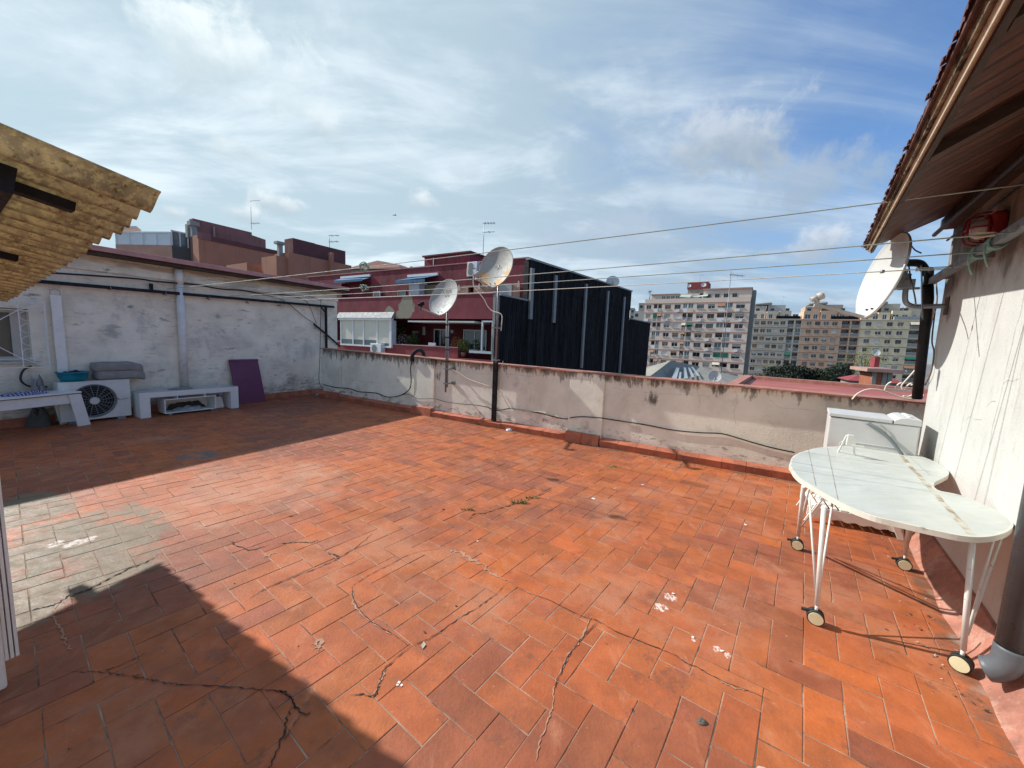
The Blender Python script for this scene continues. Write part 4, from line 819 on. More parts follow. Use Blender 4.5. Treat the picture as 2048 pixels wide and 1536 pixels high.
# clothesline rail
RL = thing('clothesline_rail', 'grey square steel clothesline rail bracketed along the white wall below the lamp', 'clothesline rail', RW.o, RW.rz)
zr = 2.335; mb = MB(); mb.bar((-1.95, -.10, zr - .02), (1.6, -.10, zr + .03), .05, .055); mb.build('bar', M('dull_grey_steel', (.17, .18, .18), .5, .2, 8, .1, spots=(dict(c=(.06, .05, .045), s=7, lo=.52, hi=.66, a=.6),)), RL, bevel=.004)
for x in (-1.5, -.55, .6): MB().box(x - .02, -.075, zr - .02, x + .02, -.001, zr + .02).build('bracket', m_steel, RL)
mb = MB(); m_rope = M('green_nylon_rope', (.20, .36, .28), .7, .2, 30, .2)
for x in (-.42, -.12):
    mb = MB()
    for k in range(4): mb.tube([(x + .012 * k + .004 * sin(a), -.10 + .042 * cos(a), zr + .042 * sin(a)) for a in [i * pi / 6 for i in range(13)]], .006, 6)
    mb.tube(curve([(x + .02, -.14, zr + .02), (x + .03, -.15, zr - .05), (x + .0, -.13, zr - .11), (x - .03, -.11, zr - .14)]), .006, 6)
    mb.build('rope_knot', m_rope, RL)
# dish on the wall bracket
WP = RW.w(-1.513, 0, 2.075)
C3 = at(1762, 553, 3.62)
d3 = dish('satellite_dish', 'clean white satellite dish on curved arm under the brown eaves', 'satellite dishes', C3, 291, 13, .70, .77, m_dishwhite, arm=.40, lnbdrop=-.08)
AR = thing('dish_bracket', 'curved steel tube arm with square wall plate holding the white dish', 'bracket', WP, RW.rz)
mb = MB(); dn = adir(291) * cos(radians(13)) + V((0, 0, sin(radians(13)))); tip = RW.loc(C3 - dn * .20 - V((0, 0, .05))) - V((-1.513, 0, 2.075))
mb.tube(curve([(0, -.01, 0), (0, -.12, 0), (tip.x * .3, -.22, .0), (tip.x * .8, tip.y * .94, .03), (tip.x, tip.y, .10), tip], 8), .021, 12); mb.build('tube', m_steel, AR)
MB().box(-.05, -.012, -.08, .05, -.001, .08).build('wall_plate', M('rusty_plate', (.10, .06, .045), .7, .3, 9, .2), AR, bevel=.003)
mb = MB(); mb.box(tip.x - .04, tip.y - .045, tip.z - .02, tip.x + .05, tip.y + .05, tip.z + .06); mb.cyl((tip.x, tip.y - .06, tip.z - .02), (tip.x, tip.y + .09, tip.z - .02), .012, 8); mb.build('clamp', m_steel, AR, bevel=.008)

# ================================================================ clotheslines
m_line = M('grey_green_line', (.34, .40, .35), .6, .15, 6, 0); m_line2 = M('pale_cream_line', (.62, .60, .52), .6, .1, 6, 0)
def line(label, lp, rp, roff, mat, ext=0.):
    a = LW.w(*LW.hit(*lp, -.12)); b = RW.w(*RW.hit(*rp, roff)); b = b + (b - a) * ext; n = 16; pts = []
    for k in range(n + 1):
        t = k / n; pts.append(a + (b - a) * t - V((0, 0, .035)) * (4 * t * (1 - t)))
    t = thing('clothesline', label, 'clothesline', a, 0, 'clotheslines strung across the terrace'); mb = MB(); mb.T = Matrix.Translation(-a); mb.tube(pts, .0042, 6); mb.build('line', mat, t); return t, a, b
l1 = line('highest clothesline, rising to the right past the lamp top', (334, 578), (2047, 364), -.12, m_line, .12)
l2 = line('second clothesline from the top, ending at the wooden peg by the lamp', (460, 592), (2032, 464), -.12, m_line)
l3 = line('third clothesline from the top, tied to the rail with green rope', (512, 596), (1972, 503), -.12, m_line)
l4 = line('lowest clothesline, ending in a metal tensioner beside the white dish', (562, 600), (1926, 534), -.12, m_line2)
def tline(l, px): # point of a line nearest to an image column
    a, b = l[1], l[2]; best = min((i / 2000 for i in range(2000)), key=lambda t: abs((lambda v: 1024 + FPX * v.dot(_R) / v.dot(_F))(a + (b - a) * t - CAM) - px)); return a + (b - a) * best - V((0, 0, .035)) * 4 * best * (1 - best), (b - a).normalized()
# turnbuckle and small fittings
p, d = tline(l4, 1868); TB = thing('line_tensioner', 'small metal tensioner on the lowest clothesline beside the black downpipe', 'tensioner', p)
mb = MB(); s_ = V((0, 0, 1)); mb.bar(-d * .09 + s_ * .010, d * .09 + s_ * .010, .005); mb.bar(-d * .09 - s_ * .010, d * .09 - s_ * .010, .005); mb.bar(-d * .1, -d * .09, .012, .026); mb.bar(d * .09, d * .1, .012, .026); mb.bar(d * .1, d * .17, .006); mb.build('frame', m_steel, TB)
p, d = tline(l4, 1765); mb = MB(); mb.tube([p + V((0.0, 0, .012)), p - V((0, 0, .012))], .014, 10); setp(mb.build('line_bead', m_steel), 'grey bead on the lowest clothesline in front of the white dish', 'bead')
def knot(label, l, px, mat, r=.03, seed=1):
    p, d = tline(l, px); mb = MB(); rn = random.Random(seed); pts = []
    for k in range(22): a = k * 1.1; pts.append(p + V((cos(a) * r * rn.uniform(.4, 1), sin(a * 1.3) * r * .6, sin(a) * r * rn.uniform(.3, 1))))
    mb.tube(curve(pts, 3), .006, 5); setp(mb.build('rope_knot', mat), label, 'knot')
knot('green rope knot on the highest clothesline before the red building', l1, 729, m_rope, .06, 2)
knot('green rope knot on the second clothesline beside the end of the pink roof', l2, 728, m_rope, .06, 3)
m_peg = M('pale_wood_peg', (.62, .50, .34), .7, .12, 9, .1)
def peg(label, l, px, mat, k=1.0):
    p, d = tline(l, px); t = thing('clothes_peg', label, 'clothes peg', p); z = V((0, 0, 1)); f = d.cross(z)
    mb = MB(); mb.bar(d * .0 + z * .006, -d * .075 * k + z * .014, .011, .007); mb.bar(d * .0 - z * .006, -d * .075 * k - z * .014, .011, .007); mb.build('jaw', mat, t); MB().cyl(f * -.008, f * .008, .008, 8).build('spring', m_steel, t)
peg('pale wooden peg on the second clothesline in front of the red lamp', l2, 1990, m_peg)
m_pegw = M('white_plastic_peg', (.70, .70, .64), .5, .08, 8, 0)
for px, lb in ((918, 'white peg on the third clothesline just right of the lettered dish'), (958, 'white peg on the third clothesline below the rusty dish receiver'), (1037, 'white peg on the third clothesline right of the rusty dish')):
    p, d = tline(l3, px); t = thing('clothes_peg', lb, 'clothes peg', p); z = V((0, 0, 1)); mb = MB(); mb.bar(z * .035, -z * .035 + d * .012, .016, .012); mb.bar(z * .035, -z * .035 - d * .012, .016, .012); mb.build('jaw', m_pegw, t)

# ================================================================ rolling kidney table
m_top = M('worn_white_table_top', (.51, .53, .49), .38, .07, 3, .06, spots=(dict(c=(.40, .38, .32), s=1.6, d=9, r=.75, lo=.52, hi=.70, a=.6, st=(1, 1.6, 1)), 
    dict(c=(.60, .62, .59), s=6, lo=.5, hi=.65, a=.6, st=(.5, 2, 1), dist=1.5), dict(c=(.50, .50, .42), s=9, lo=.56, hi=.68, a=.55, st=(.4, 2.5, 1)), dict(c=(.36, .31, .22), s=24, lo=.66, hi=.72, a=.7)))
m_topedge = M('chipped_white_edge', (.64, .61, .53), .5, .06, 5, .1, spots=(dict(c=(.33, .23, .10), s=7, lo=.30, hi=.5, a=.95, at=((2.03, 2.0, .72, .03, .2), (2.1, 1.92, .72, .02, .16), (1.97, 2.1, .72, .02, .14)), k=.85), dict(c=(.30, .24, .16), s=11, lo=.62, hi=.7, a=.7)))
m_tape = M('stained_tape', (.33, .27, .19), .8, .35, 14, .2, spots=(dict(c=(.56, .54, .47), s=9, d=9, lo=.44, hi=.58, a=.9),))
TBL = thing('kidney_table', 'white kidney shaped table with taped joint on four castor legs', 'table', fl(1760, 1160) * 1.0)
off = Matrix.Translation(-TBL.location)
tp = [(1578,930),(1590,910),(1640,895),(1720,892),(1790,898),(1850,915),(1890,935),(1898,948),(1885,957),(1868,966),(1876,980),(1920,990),(1970,1010),(2010,1030),(2027,1048),(2015,1063),(1980,1073),(1935,1073),(1880,1063),(1800,1045),(1740,1030),(1680,1005),(1620,970),(1592,951)]
ZT = .735
outl = [fl(x, y, ZT) for x, y in tp]
outl = curve(outl + [outl[0]], 5)[:-1]
mb = MB(); mb.T = off
ib = [mb.vert(p - V((0, 0, .030))) for p in outl]; it = [mb.vert(p) for p in outl]; n = len(outl); cen = sum(outl, V()) / n
inn = [mb.vert(p + (cen - p).normalized() * .012 + V((0, 0, .0008))) for p in outl]
mb.m = 0; mb.face(inn); mb.face(ib[::-1]); mb.m = 1
for k in range(n): mb.face((ib[k], ib[(k+1) % n], it[(k+1) % n], it[k])); mb.face((it[k], it[(k+1) % n], inn[(k+1) % n], inn[k]))
top = mb.build('table_top', [m_top, m_topedge], TBL)
mb = MB(); mb.T = off; rk = random.Random(12)
def strip(a, b, w, z, jag):
    a = fl(*a, ZT); b = fl(*b, ZT); N = 26; d = (b - a).normalized(); nr = V((-d.y, d.x, 0)); pv = None
    for k in range(N + 1):
        p = a + (b - a) * k / N; c = (mb.vert(p + nr * (w + rk.uniform(-jag, jag)) + V((0, 0, z))), mb.vert(p - nr * (w + rk.uniform(-jag, jag)) + V((0, 0, z))))
        if pv: mb.face((pv[0], pv[1], c[1], c[0]))
        pv = c
strip((1796, 904), (1942, 1069), .014, .0018, .005); mb.build('joint_tape', m_tape, TBL)
mb = MB(); mb.T = off; strip((1617, 900), (1632, 972), .002, .0016, .0014); strip((1655, 897), (1676, 1000), .0016, .0016, .001); strip((1820, 915), (1860, 950), .0015, .0016, .001); mb.build('scored_line', M('grimy_score', (.30, .26, .22), .9, .3, 30, 0), TBL)
m_tyre = M('black_rubber', (.02, .022, .02), .6, .2, 20, .1); m_hub = M('cream_hubcap', (.72, .66, .42), .4, .06, 8, .03)
def leg(cp, tops, facing, lever):
    b = V((cp.x, cp.y, 0)); lg = MB(); lg.T = off; zu = ZT - .031
    base = b + V((0, 0, .115)); t0 = V((*tops[0].xy, zu)); lg.tube([base, t0], .0125, 12)
    low = b + V((0, 0, .20))
    for t_ in tops[1:]: lg.tube([low + (t_ - low) * .02 + (V((t_.x, t_.y, 0)) - b).normalized() * .016 - V((0, 0, .02)), V((*t_.xy, zu))], .006, 8)
    lg.cyl(b + V((0, 0, .075)), base, .0085, 10); L_ = lg.build('leg', m_whitemetal, TBL)
    f = adir(facing); r = .043; w = MB(); w.T = off; c = b + V((0, 0, r))
    w.m = 0; w.cyl(c - f * .026, c - f * .004, r, 28); w.cyl(c + f * .004, c + f * .026, r, 28); w.cyl(c - f * .005, c + f * .005, .012, 12)
    side = V((-f.y, f.x, 0)); w.bar(c + V((0, 0, .03)), c + side * lever + V((0, 0, .02)), .018, .012)
    w.m = 1; w.cyl(c + f * .0262, c + f * .031, r * .84, 28); w.cyl(c - f * .031, c - f * .0262, r * .84, 28); w.build('castor', [m_tyre, m_hub], L_)
def under(px, py): return fl(px, py, ZT - .03)
leg(fl(1629, 1246), [under(1648, 1012), under(1619, 1000), under(1668, 985)], 215, -.07)
leg(fl(1593, 1098), [under(1607, 972), under(1622, 962), under(1655, 985)], 212, -.07)
leg(fl(1806, 1138), [under(1825, 1000), under(1845, 1005), under(1790, 985)], 214, -.07)
leg(fl(1919, 1340), [under(1945, 1080), under(1990, 1068), under(2008, 1062)], 240, -.02)

# ================================================================ white slatted folding chair lying low behind the table
A0 = fl(1612, 1040); A1 = fl(1800, 1078); ax = (A1 - A0); Lx = ax.length; CHF = Fr(A0.x, A0.y, math.degrees(atan2(ax.x, ax.y)))
CH = fthing('folding_chair', 'white slatted folding chair collapsed low behind the kidney table', 'chair', CHF)
mb = MB(); nseg = 24; zz = .145
for k in range(nseg):
    x0 = .0 + Lx * k / nseg; x1 = Lx * (k + 1) / nseg; s0 = .008 * sin(k * 1.6); s1 = .008 * sin((k + 1) * 1.6)
    mb.hexa([(x0, 0, zz - .09 + s0), (x1, 0, zz - .09 + s1), (x1, .02, zz - .09 + s1), (x0, .02, zz - .09 + s0)], [(x0, 0, zz), (x1, 0, zz), (x1, .02, zz), (x0, .02, zz)])
mb.build('rail', m_white, CH)
MB().box(0, .36, zz - .045, Lx, .38, zz).build('rail', m_white, CH)
for k in range(9): x = .03 + k * (Lx - .1) / 8; MB().box(x, .005, zz + .001, x + .052, .378, zz + .014).build('slat', m_white, CH, bevel=.002)
for x0, x1 in ((.06, -.02), (Lx - .10, Lx - .02)):
    for y in (-.022, .381): mb = MB(); mb.hexa([(x1, y, 0), (x1 + .045, y, 0), (x1 + .045, y + .018, 0), (x1, y + .018, 0)], [(x0, y, .19), (x0 + .045, y, .19), (x0 + .045, y + .018, .19), (x0, y + .018, .19)]); mb.build('leg', m_white, CH)
K = CHF.loc(at(1703, 872, 3.28)); mb = MB()
mb.bar((.1, .30, zz), (K.x - .03, K.y, K.z), .012); mb.bar((.42, .30, zz), (K.x + .02, K.y, K.z - .02), .012); mb.bar((.08, .1, zz + .03), (.2, .02, .36), .008); mb.bar((.2, .02, .36), (.28, .1, zz + .03), .008); mb.build('frame_rod', m_whitemetal, CH)
mb = MB(); mb.hexa([(K.x - .03, K.y - .01, K.z - .08), (K.x + .04, K.y - .01, K.z - .08), (K.x + .04, K.y + .01, K.z - .08), (K.x - .03, K.y + .01, K.z - .08)], [(K.x - .025, K.y - .01, K.z + .01), (K.x + .015, K.y - .01, K.z + .01), (K.x + .015, K.y + .01, K.z + .01), (K.x - .025, K.y + .01, K.z + .01)]); mb.box(K.x + .01, K.y - .012, K.z - .085, K.x + .09, K.y + .012, K.z - .072); mb.build('hinge_plate', m_white, CH, bevel=.003)

# ================================================================ washing machine in the corner
WF = Fr(3.10, 3.70, 127); Ww, Wd, Wh = .62, .42, 1.05
WM = fthing('washing_machine', 'grey white top loading washing machine in corner between parapet and white wall', 'washing machine', WF)
m_wm = M('greyed_white_enamel', (.55, .55, .54), .4, .04, 4, .03, spots=(dict(c=(.45, .42, .37), s=3.5, lo=.56, hi=.72, a=.35),))
MB().box(0, 0, .14, Ww, Wd, Wh - .055).build('body', m_wm, WM, bevel=.01, seg=3)
MB().box(.03, .03, 0, Ww - .03, Wd - .03, .139).build('plinth', m_dark, WM)
mb = MB(); mb.hexa([(-.008, -.006, Wh - .046), (.44, -.006, Wh - .052), (.44, Wd + .006, Wh - .052), (-.008, Wd + .006, Wh - .046)], [(-.008, -.006, Wh - .012), (.44, -.006, Wh - .016), (.44, Wd + .006, Wh - .016), (-.008, Wd + .006, Wh - .012)]); mb.build('lid', m_wm, WM, bevel=.006, seg=3)
mb = MB(); mb.prism([(.445, -.004, Wh - .053), (Ww + .004, -.004, Wh - .053), (Ww + .004, -.004, Wh + .005), (.52, -.004, Wh + .012), (.485, -.004, Wh + .004), (.45, -.004, Wh - .02)], (0, Wd + .008, 0)); pn = mb.build('control_panel', m_wm, WM, bevel=.006, seg=3)
mb = MB()
for k in range(3): mb.cyl((.555, .1 + k * .11, Wh + .006), (.555, .1 + k * .11, Wh + .022), .018, 14)
mb.build('knob', m_white, pn)
mb = MB(); pts = [(.10, -.002, .2), (.10, -.002, .74)] + [(.10 + .04 * (1 - cos(a)), -.002, .74 + .04 * sin(a)) for a in (.4, .8, 1.2, 1.57)] + [(.48, -.002, .78)] + [(.48 + .04 * sin(a), -.002, .78 - .04 * (1 - cos(a))) for a in (.4, .8, 1.2, 1.57)] + [(.52, -.002, .2)]
mb.tube(pts, .004, 6); mb.build('pressed_rib', m_wm, WM)
mb = MB(); mb.tube(curve([(.27, -.012, Wh - .07), (.36, -.03, .93), (.45, -.035, .84), (.52, -.035, .74), (.57, -.03, .64), (.63, -.02, .56), (.68, -.0, .5)], 8), .014, 10); mb.build('drain_hose', M('grey_ribbed_hose', (.16, .19, .20), .5, .1, 10, .1), WM)
mb = MB(); mb.tube(curve([(.36, -.006, Wh - .07), (.39, -.012, .95), (.41, -.015, .90), (.47, -.03, .80), (.56, -.03, .70), (.64, -.02, .67)], 8), .005, 6); mb.build('power_cord', M('grey_cord', (.35, .35, .33), .5, .1, 10, 0), WM)
mb = MB(); mb.tube(curve([(.64, .02, .66), (.68, .06, .64), (.7, .12, .55), (.7, .14, .4)], 6), .035, 10); mb.build('waste_pipe', m_black, WM)

# small things on the coping at the right end
HR = thing('hook_rack', 'small white plastic rack with three hooks on the red coping', 'hook rack', PF.w(*PF.hit(1790, 779, .2)), PF.rz)
mb = MB(); mb.box(-.09, -.012, -.015, .13, .012, .006); mb.build('rack_bar', m_whitemetal, HR)
for x in (-.085, .0, .08): mb = MB(); mb.tube(curve([(x, -.01, .0), (x + .005, -.02, .04), (x + .02, -.03, .07), (x + .04, -.035, .085)]), .008, 8); mb.build('hook', m_whitemetal, HR)
wire('cable', 'cream cable coiled loosely over the coping beside the black downpipe', [PF.w(*PF.hit(x, y, o)) for x, y, o in ((1704, 799, .05), (1716, 787, .05), (1735, 779, .05), (1760, 780, .05), (1790, 790, .05), (1815, 797, .04), (1840, 797, .05), (1847, 790, .1), (1842, 783, .1), (1836, 776, .1))], .009, m_cable_white)
wire('cable', 'cream cable standing up from the hook rack against the far facades', [PF.w(*PF.hit(x, y, .2)) for x, y in ((1832, 738), (1820, 752), (1808, 765), (1803, 773), (1808, 781), (1820, 785))], .008, m_cable_white)
wire('cable', 'white cable curl hooked over the coping end behind the black downpipe', [PF.w(*PF.hit(x, y, .15)) for x, y in ((1822, 770), (1830, 770), (1834, 777), (1831, 786), (1818, 793), (1806, 792))], .010, m_cable_white)
# leaf litter and grit blown into the edges
rl = random.Random(77); mb = MB()
for k in range(420):
    u = rl.random()
    if u < .45: p = PF.w(rl.uniform(-6.5, 3.2), -abs(rl.gauss(0, .10)) - .03)
    elif u < .6: p = LW.w(rl.uniform(-5.5, .1), -abs(rl.gauss(0, .2)) - .05)
    elif u < .75: p = RW.w(rl.uniform(-1.2, 1.2), -.15 - abs(rl.gauss(0, .12)))
    else: p = V((rl.uniform(-4, 3), rl.uniform(.8, 7), 0))
    if PF.loc(p).y > -.02 or LW.loc(p).y > -.03: continue
    a = rl.uniform(0, 6.28); r = rl.uniform(.003, .014) if rl.random() < .85 else rl.uniform(.015, .028); d = V((cos(a), sin(a), 0)); q = V((-sin(a), cos(a), 0)); h_ = V((0, 0, .0045))
    mb.m = rl.randrange(3); mb.poly([p - d * r + h_, p + q * r * .5 + h_ * 1.6, p + d * r + h_ * rl.uniform(1, 2.4), p - q * r * .45 + h_])
setp(mb.build('leaf_litter', [M('dead_leaf', (.16, .085, .035), .9, .3, 20, 0), M('dark_grit', (.05, .04, .035), .9, .3, 20, 0), M('pale_grit', (.45, .38, .31), .9, .3, 20, 0)]), 'scattered dead leaf bits and grit along the terrace edges', 'litter', kind='stuff')
# weeds growing in the crack
m_weed = M('dry_weed', (.16, .17, .05), .8, .3, 20, 0)
def weed(label, px, py, r, n, seed):
    rn = random.Random(seed); mb = MB(); c = fl(px, py)
    for k in range(n):
        a = rn.uniform(0, 2*pi); q = V((rn.uniform(-r, r) * 1.6, rn.uniform(-r, r) * .5, 0)); L_ = rn.uniform(.4, 1) * r; t = q + V((cos(a) * L_ * .8, sin(a) * L_ * .6, L_ * rn.uniform(.3, 1.)))
        w = V((-sin(a), cos(a), 0)) * .004; mb.poly([q - w, q + w, t + w * .3, t - w * .3])
    setp(mb.build('weed', m_weed, loc=c), label, 'weed')
weed('dry green weed tuft in the long floor crack, left of three', 936, 1020, .035, 50, 1)
weed('dry green weed tuft in the long floor crack, largest of three', 1038, 1006, .05, 90, 2)
weed('dry green weed tuft in the long floor crack, right of three', 1064, 996, .04, 50, 3)
weed('small green weed in the crack near the parapet kerb', 1226, 934, .035, 30, 4)
# ================================================================ materials of the city
m_red = M('maroon_render', (.185, .032, .045), .85, .12, .8, .2, 8, .01, spots=(dict(c=(.10, .022, .028), s=1.2, d=9, r=.7, lo=.50, hi=.66, a=.7, st=(1, 1, .22)), dict(c=(.28, .085, .09), s=2.0, d=9, r=.7, lo=.55, hi=.66, a=.55, st=(2, 1, .3))))
m_redpeel = M('peeling_maroon_render', (.20, .034, .047), .85, .12, .8, .2, 8, .01, spots=(dict(c=(.13, .026, .034), s=1.2, lo=.52, hi=.7, a=.6, st=(1, 1, .3)), dict(c=(.27, .24, .18), s=1.3, lo=.26, hi=.32, a=1., at=((-6.9, 0, 3.4, .5, 1.3), (-8.4, 0, 3.0, .3, 1.0), (-7.5, 0, 2.9, .2, .8)), k=.9, dist=1.)))
m_redlow = M('brighter_maroon_render', (.26, .045, .05), .85, .12, .8, .2, 8, .01, spots=(dict(c=(.18, .035, .04), s=2, lo=.5, hi=.68, a=.6, st=(2, 1, .3)),))
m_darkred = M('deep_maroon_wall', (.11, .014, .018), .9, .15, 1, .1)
m_shutter = M('cream_roller_shutter', (.66, .63, .54), .6, .04, 3, 0, wave=(9, 0, 'Z', .25, (.56, .53, .45)))
m_upvc = M('white_frame', (.72, .73, .74), .5, .04, 4, 0)
m_lead = M('grey_flashing', (.26, .27, .26), .7, .1, 4, .1)
m_stone = M('brown_stone_tiles', (.36, .22, .16), .8, .25, 1.5, .2, 10, .01, spots=(dict(c=(.46, .32, .24), s=3, lo=.5, hi=.62, a=.6),))
m_blue = M('blue_awning_cloth', (.06, .19, .33), .7, .15, 3, .1, trans=.2)
m_blackclad = M('black_corrugated_sheet', (.013, .012, .014), .7, .9, 1.1, .1, 10, .01, vst=(3, 3, .25), spec=.12)
m_galv = M('galvanised_post', (.19, .195, .195), .5, .1, 3, .05, metal=.2)
m_conc = M('grey_concrete', (.27, .26, .24), .9, .15, 1.2, .2, 10)
m_leafA = M('green_leaf', (.07, .11, .03), .7, .35, 3, 0, trans=.25); m_leafO = M('orange_leaf', (.36, .13, .05), .7, .3, 3, 0, trans=.2); m_leafY = M('yellow_green_leaf', (.22, .24, .06), .7, .3, 3, 0, trans=.25)
def leaves(mb, c, rx, ry, rz, n, size, rn, flat=.0):
    for _ in range(n):
        while True:
            p = V((rn.uniform(-1, 1), rn.uniform(-1, 1), rn.uniform(-1, 1)))
            if .15 < p.length < 1: break
        p = V((p.x * rx, p.y * ry, p.z * rz)) + V(c); a = V((rn.gauss(0, 1), rn.gauss(0, 1), rn.gauss(0, 1))).normalized(); b = a.orthogonal().normalized(); s_ = size * rn.uniform(.6, 1.4)
        d = a.cross(b); mb.poly([p - b * s_ - d * s_ * .1, p + d * s_ * .45, p + b * s_, p - d * s_ * .45])

# ================================================================ maroon building opposite
RD = fthing('red_building', 'maroon rendered building with balconies and white glazed gallery beyond the parapet', 'building', RB)
h = lambda px, py, o=0.: RB.hit(px, py, o)
XL = h(640, 640).x - 6; XR = h(985, 640).x; XG0, XG1 = h(684, 680).x, h(786, 690).x
zb0, zb1 = h(900, 632).z, h(900, 590).z      # upper band
zl = h(860, 693).z                            # lower parapet top
SB = 2.7; ztop_ = RB.hz(1040, 518, SB); xu1 = RB.hx(1057, 530, SB)
mb = MB(); mb.box(XL, 0, zb0 - .15, XR, .2, zb1); mb.build('balcony_band', m_redpeel, RD)
MB().box(XL, -.03, zb1 + .001, XR, .23, zb1 + .06).build('band_coping', M('pale_pink_coping', (.48, .30, .27), .8, .1, 4, .1), RD)
xlow = h(916, 690).x
mb = MB(); mb.box(XL, 0, -12, xlow, .2, zl); mb.box(xlow, .0, -12, XR, .2, zl - .55); mb.build('lower_wall', m_redlow, RD)
MB().box(XL, -.04, zl + .001, xlow + .02, .24, zl + .05).build('lower_coping', M('pink_coping', (.50, .31, .28), .8, .1, 4, .1), RD)
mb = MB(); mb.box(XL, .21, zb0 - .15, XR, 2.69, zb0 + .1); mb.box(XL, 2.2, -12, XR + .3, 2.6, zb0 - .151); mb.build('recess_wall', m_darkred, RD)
MB().box(XR, .0, -12, XR + .22, 2.2, zb1 - .05).build('corner_strip', m_lead, RD)
ops = [(RB.hx(683, 580, SB), zb1 - .9, RB.hx(742, 580, SB), RB.hz(700, 566, SB), .5), (RB.hx(937, 580, SB), zb1 - .3, RB.hx(948, 580, SB), RB.hz(940, 573, SB), .3)]
mb = MB(); mb.facade(XL, xu1, zb0, ztop_, ops, SB); mb.box(XL, SB + .5, zb0, xu1, SB + 9, ztop_ - .02); mb.build('upper_wall', m_red, RD)
mb = MB(); mb.box(XL, SB - .05, ztop_ + .001, xu1, SB + .35, ztop_ + .07); mb.build('roof_coping', M('dull_pink_coping', (.36, .17, .16), .8, .1, 4, .1), RD)
mb = MB(); sx0, sx1 = RB.hx(893, 590, SB), RB.hx(1040, 590, SB); mb.facade(sx0, sx1, zb0 + .1, RB.hz(960, 570, SB), [(ops[1][0], ops[1][1], ops[1][2], ops[1][3], .2)], SB - .04); mb.build('stone_cladding', m_stone, RD)
px0, px1 = RB.hx(1000, 580, SB), RB.hx(1025, 580, SB); MB().box(px0, SB - .1, zb0 + .1, px1, SB - .05, RB.hz(1010, 568, SB)).build('pale_panel', M('pale_grey_panel', (.36, .38, .36), .7, .05, 3, 0), RD)
# door window boxes of the upper terrace
def framed(name, x0, z0, x1, z1, y, n, mat, gl, parent, fw=.06):
    mb = MB(); mb.m = 0; mb.box(x0, y, z0, x1, y + .05, z0 + fw); mb.box(x0, y, z1 - fw, x1, y + .05, z1)
    for k in range(n + 1): x = x0 + (x1 - x0 - fw) * k / n; mb.box(x, y, z0 + fw, x + fw, y + .05, z1 - fw)
    o = mb.build(name, mat, parent); MB().poly([(x0, y + .03, z0), (x1, y + .03, z0), (x1, y + .03, z1), (x0, y + .03, z1)]).build('pane', gl, o); return o
m_glassd = glass('dark_window_pane', (.012, .014, .016), .1); m_glassg = glass('grey_window_pane', (.10, .13, .14), .15); m_glassb = glass('blueish_pane', (.03, .06, .09), .1)
framed('window', *(lambda a, b: (a.x, b.z, b.x, a.z))(RB.hit(746, 583, SB - .3), RB.hit(760, 597, SB - .3)), SB - .3, 1, m_upvc, m_glassg, RD)
framed('window', *(lambda a, b: (a.x, b.z, b.x, a.z))(RB.hit(795, 581, SB - .06), RB.hit(811, 594, SB - .06)), SB - .06, 1, m_lead, m_glassg, RD)
a_, b_2 = RB.hit(818, 565, SB - 1.0), RB.hit(838, 594, SB - 1.0); MB().box(a_.x, SB - 1.0, zb1 - .9, b_2.x, SB - .2, a_.z).build('louvred_cabinet', M('pale_blue_slats', (.48, .52, .57), .6, .05, 3, 0, wave=(4, 0, 'Z', .3, (.30, .33, .37))), RD)
a_, b_2 = RB.hit(840, 571, SB - .5), RB.hit(893, 592, SB - .5); MB().box(a_.x, SB - .5, zb1 - .9, b_2.x, SB - .46, a_.z).build('reed_screen', M('reed_screen_straw', (.25, .20, .13), .9, .25, 2, .2, wave=(7, 2, 'X', .4, (.12, .095, .06))), RD)
def awning(pa, pb, drop, out, o):
    a = RB.hit(*pa, o); b = RB.hit(*pb, o); mb = MB(); y = o
    mb.hexa([(a.x, y - out, a.z - drop - .03), (b.x, y - out, b.z - drop - .03), (b.x, y, b.z - .03), (a.x, y, a.z - .03)], [(a.x, y - out, a.z - drop), (b.x, y - out, b.z - drop), (b.x, y, b.z), (a.x, y, a.z)])
    mb.box(a.x, y - out - .015, a.z - drop - .2, b.x, y - out - .001, a.z - drop - .03); q = mb.build('awning', m_blue, RD)
    MB().box(a.x - .05, y - .12, max(a.z, b.z) - .03, b.x + .05, y + .02, max(a.z, b.z) + .13).build('awning_case', m_upvc, q)
awning((684, 557), (741, 555), .25, .7, SB - .02); awning((818, 556), (876, 550), .35, 1.2, SB - .02)
# glazed gallery with four cream shutters
zt, zs = h(735, 640).z, h(735, 690).z; GL = MB()
GL.box(XG0, -.14, zs - .10, XG1, .0 - .001, zs); GL.box(XG0 - .12, -.2, zt - .02, XG1 + .05, -.001, zt + .12)
xs = [XG0, h(708, 690).x, h(729, 690).x, h(756, 690).x, XG1 - .22]
for x in xs: GL.box(x, -.12, zs, x + .09, -.02, zt - .02)
GL.box(XG1 - .12, -.13, zs, XG1, .25, zt - .02)
gal = GL.build('glazed_gallery', m_upvc, RD)
for k in range(4):
    g_ = [.36, .36, .38, .2][k]; x0, x1 = xs[k] + .091, xs[k+1] - .001
    MB().box(x0, -.07, zs + g_ * .9, x1, -.05, zt - .021).build('roller_shutter', m_shutter, gal); MB().poly([(x0, -.06, zs), (x1, -.06, zs), (x1, -.06, zs + g_ * .9), (x0, -.06, zs + g_ * .9)]).build('pane', m_glassg, gal)
MB().hexa([(XG0 - .3, -.25, zt + .121), (XG1 + .1, -.25, zt + .121), (XG1 + .1, 0, zt + .121), (XG0 - .3, 0, zt + .121)], [(XG0 - .3, -.2, zt + .2), (XG1 + .1, -.2, zt + .2), (XG1 + .1, 0, zt + .5), (XG0 - .3, 0, zt + .5)]).build('gallery_roof', m_lead, RD)
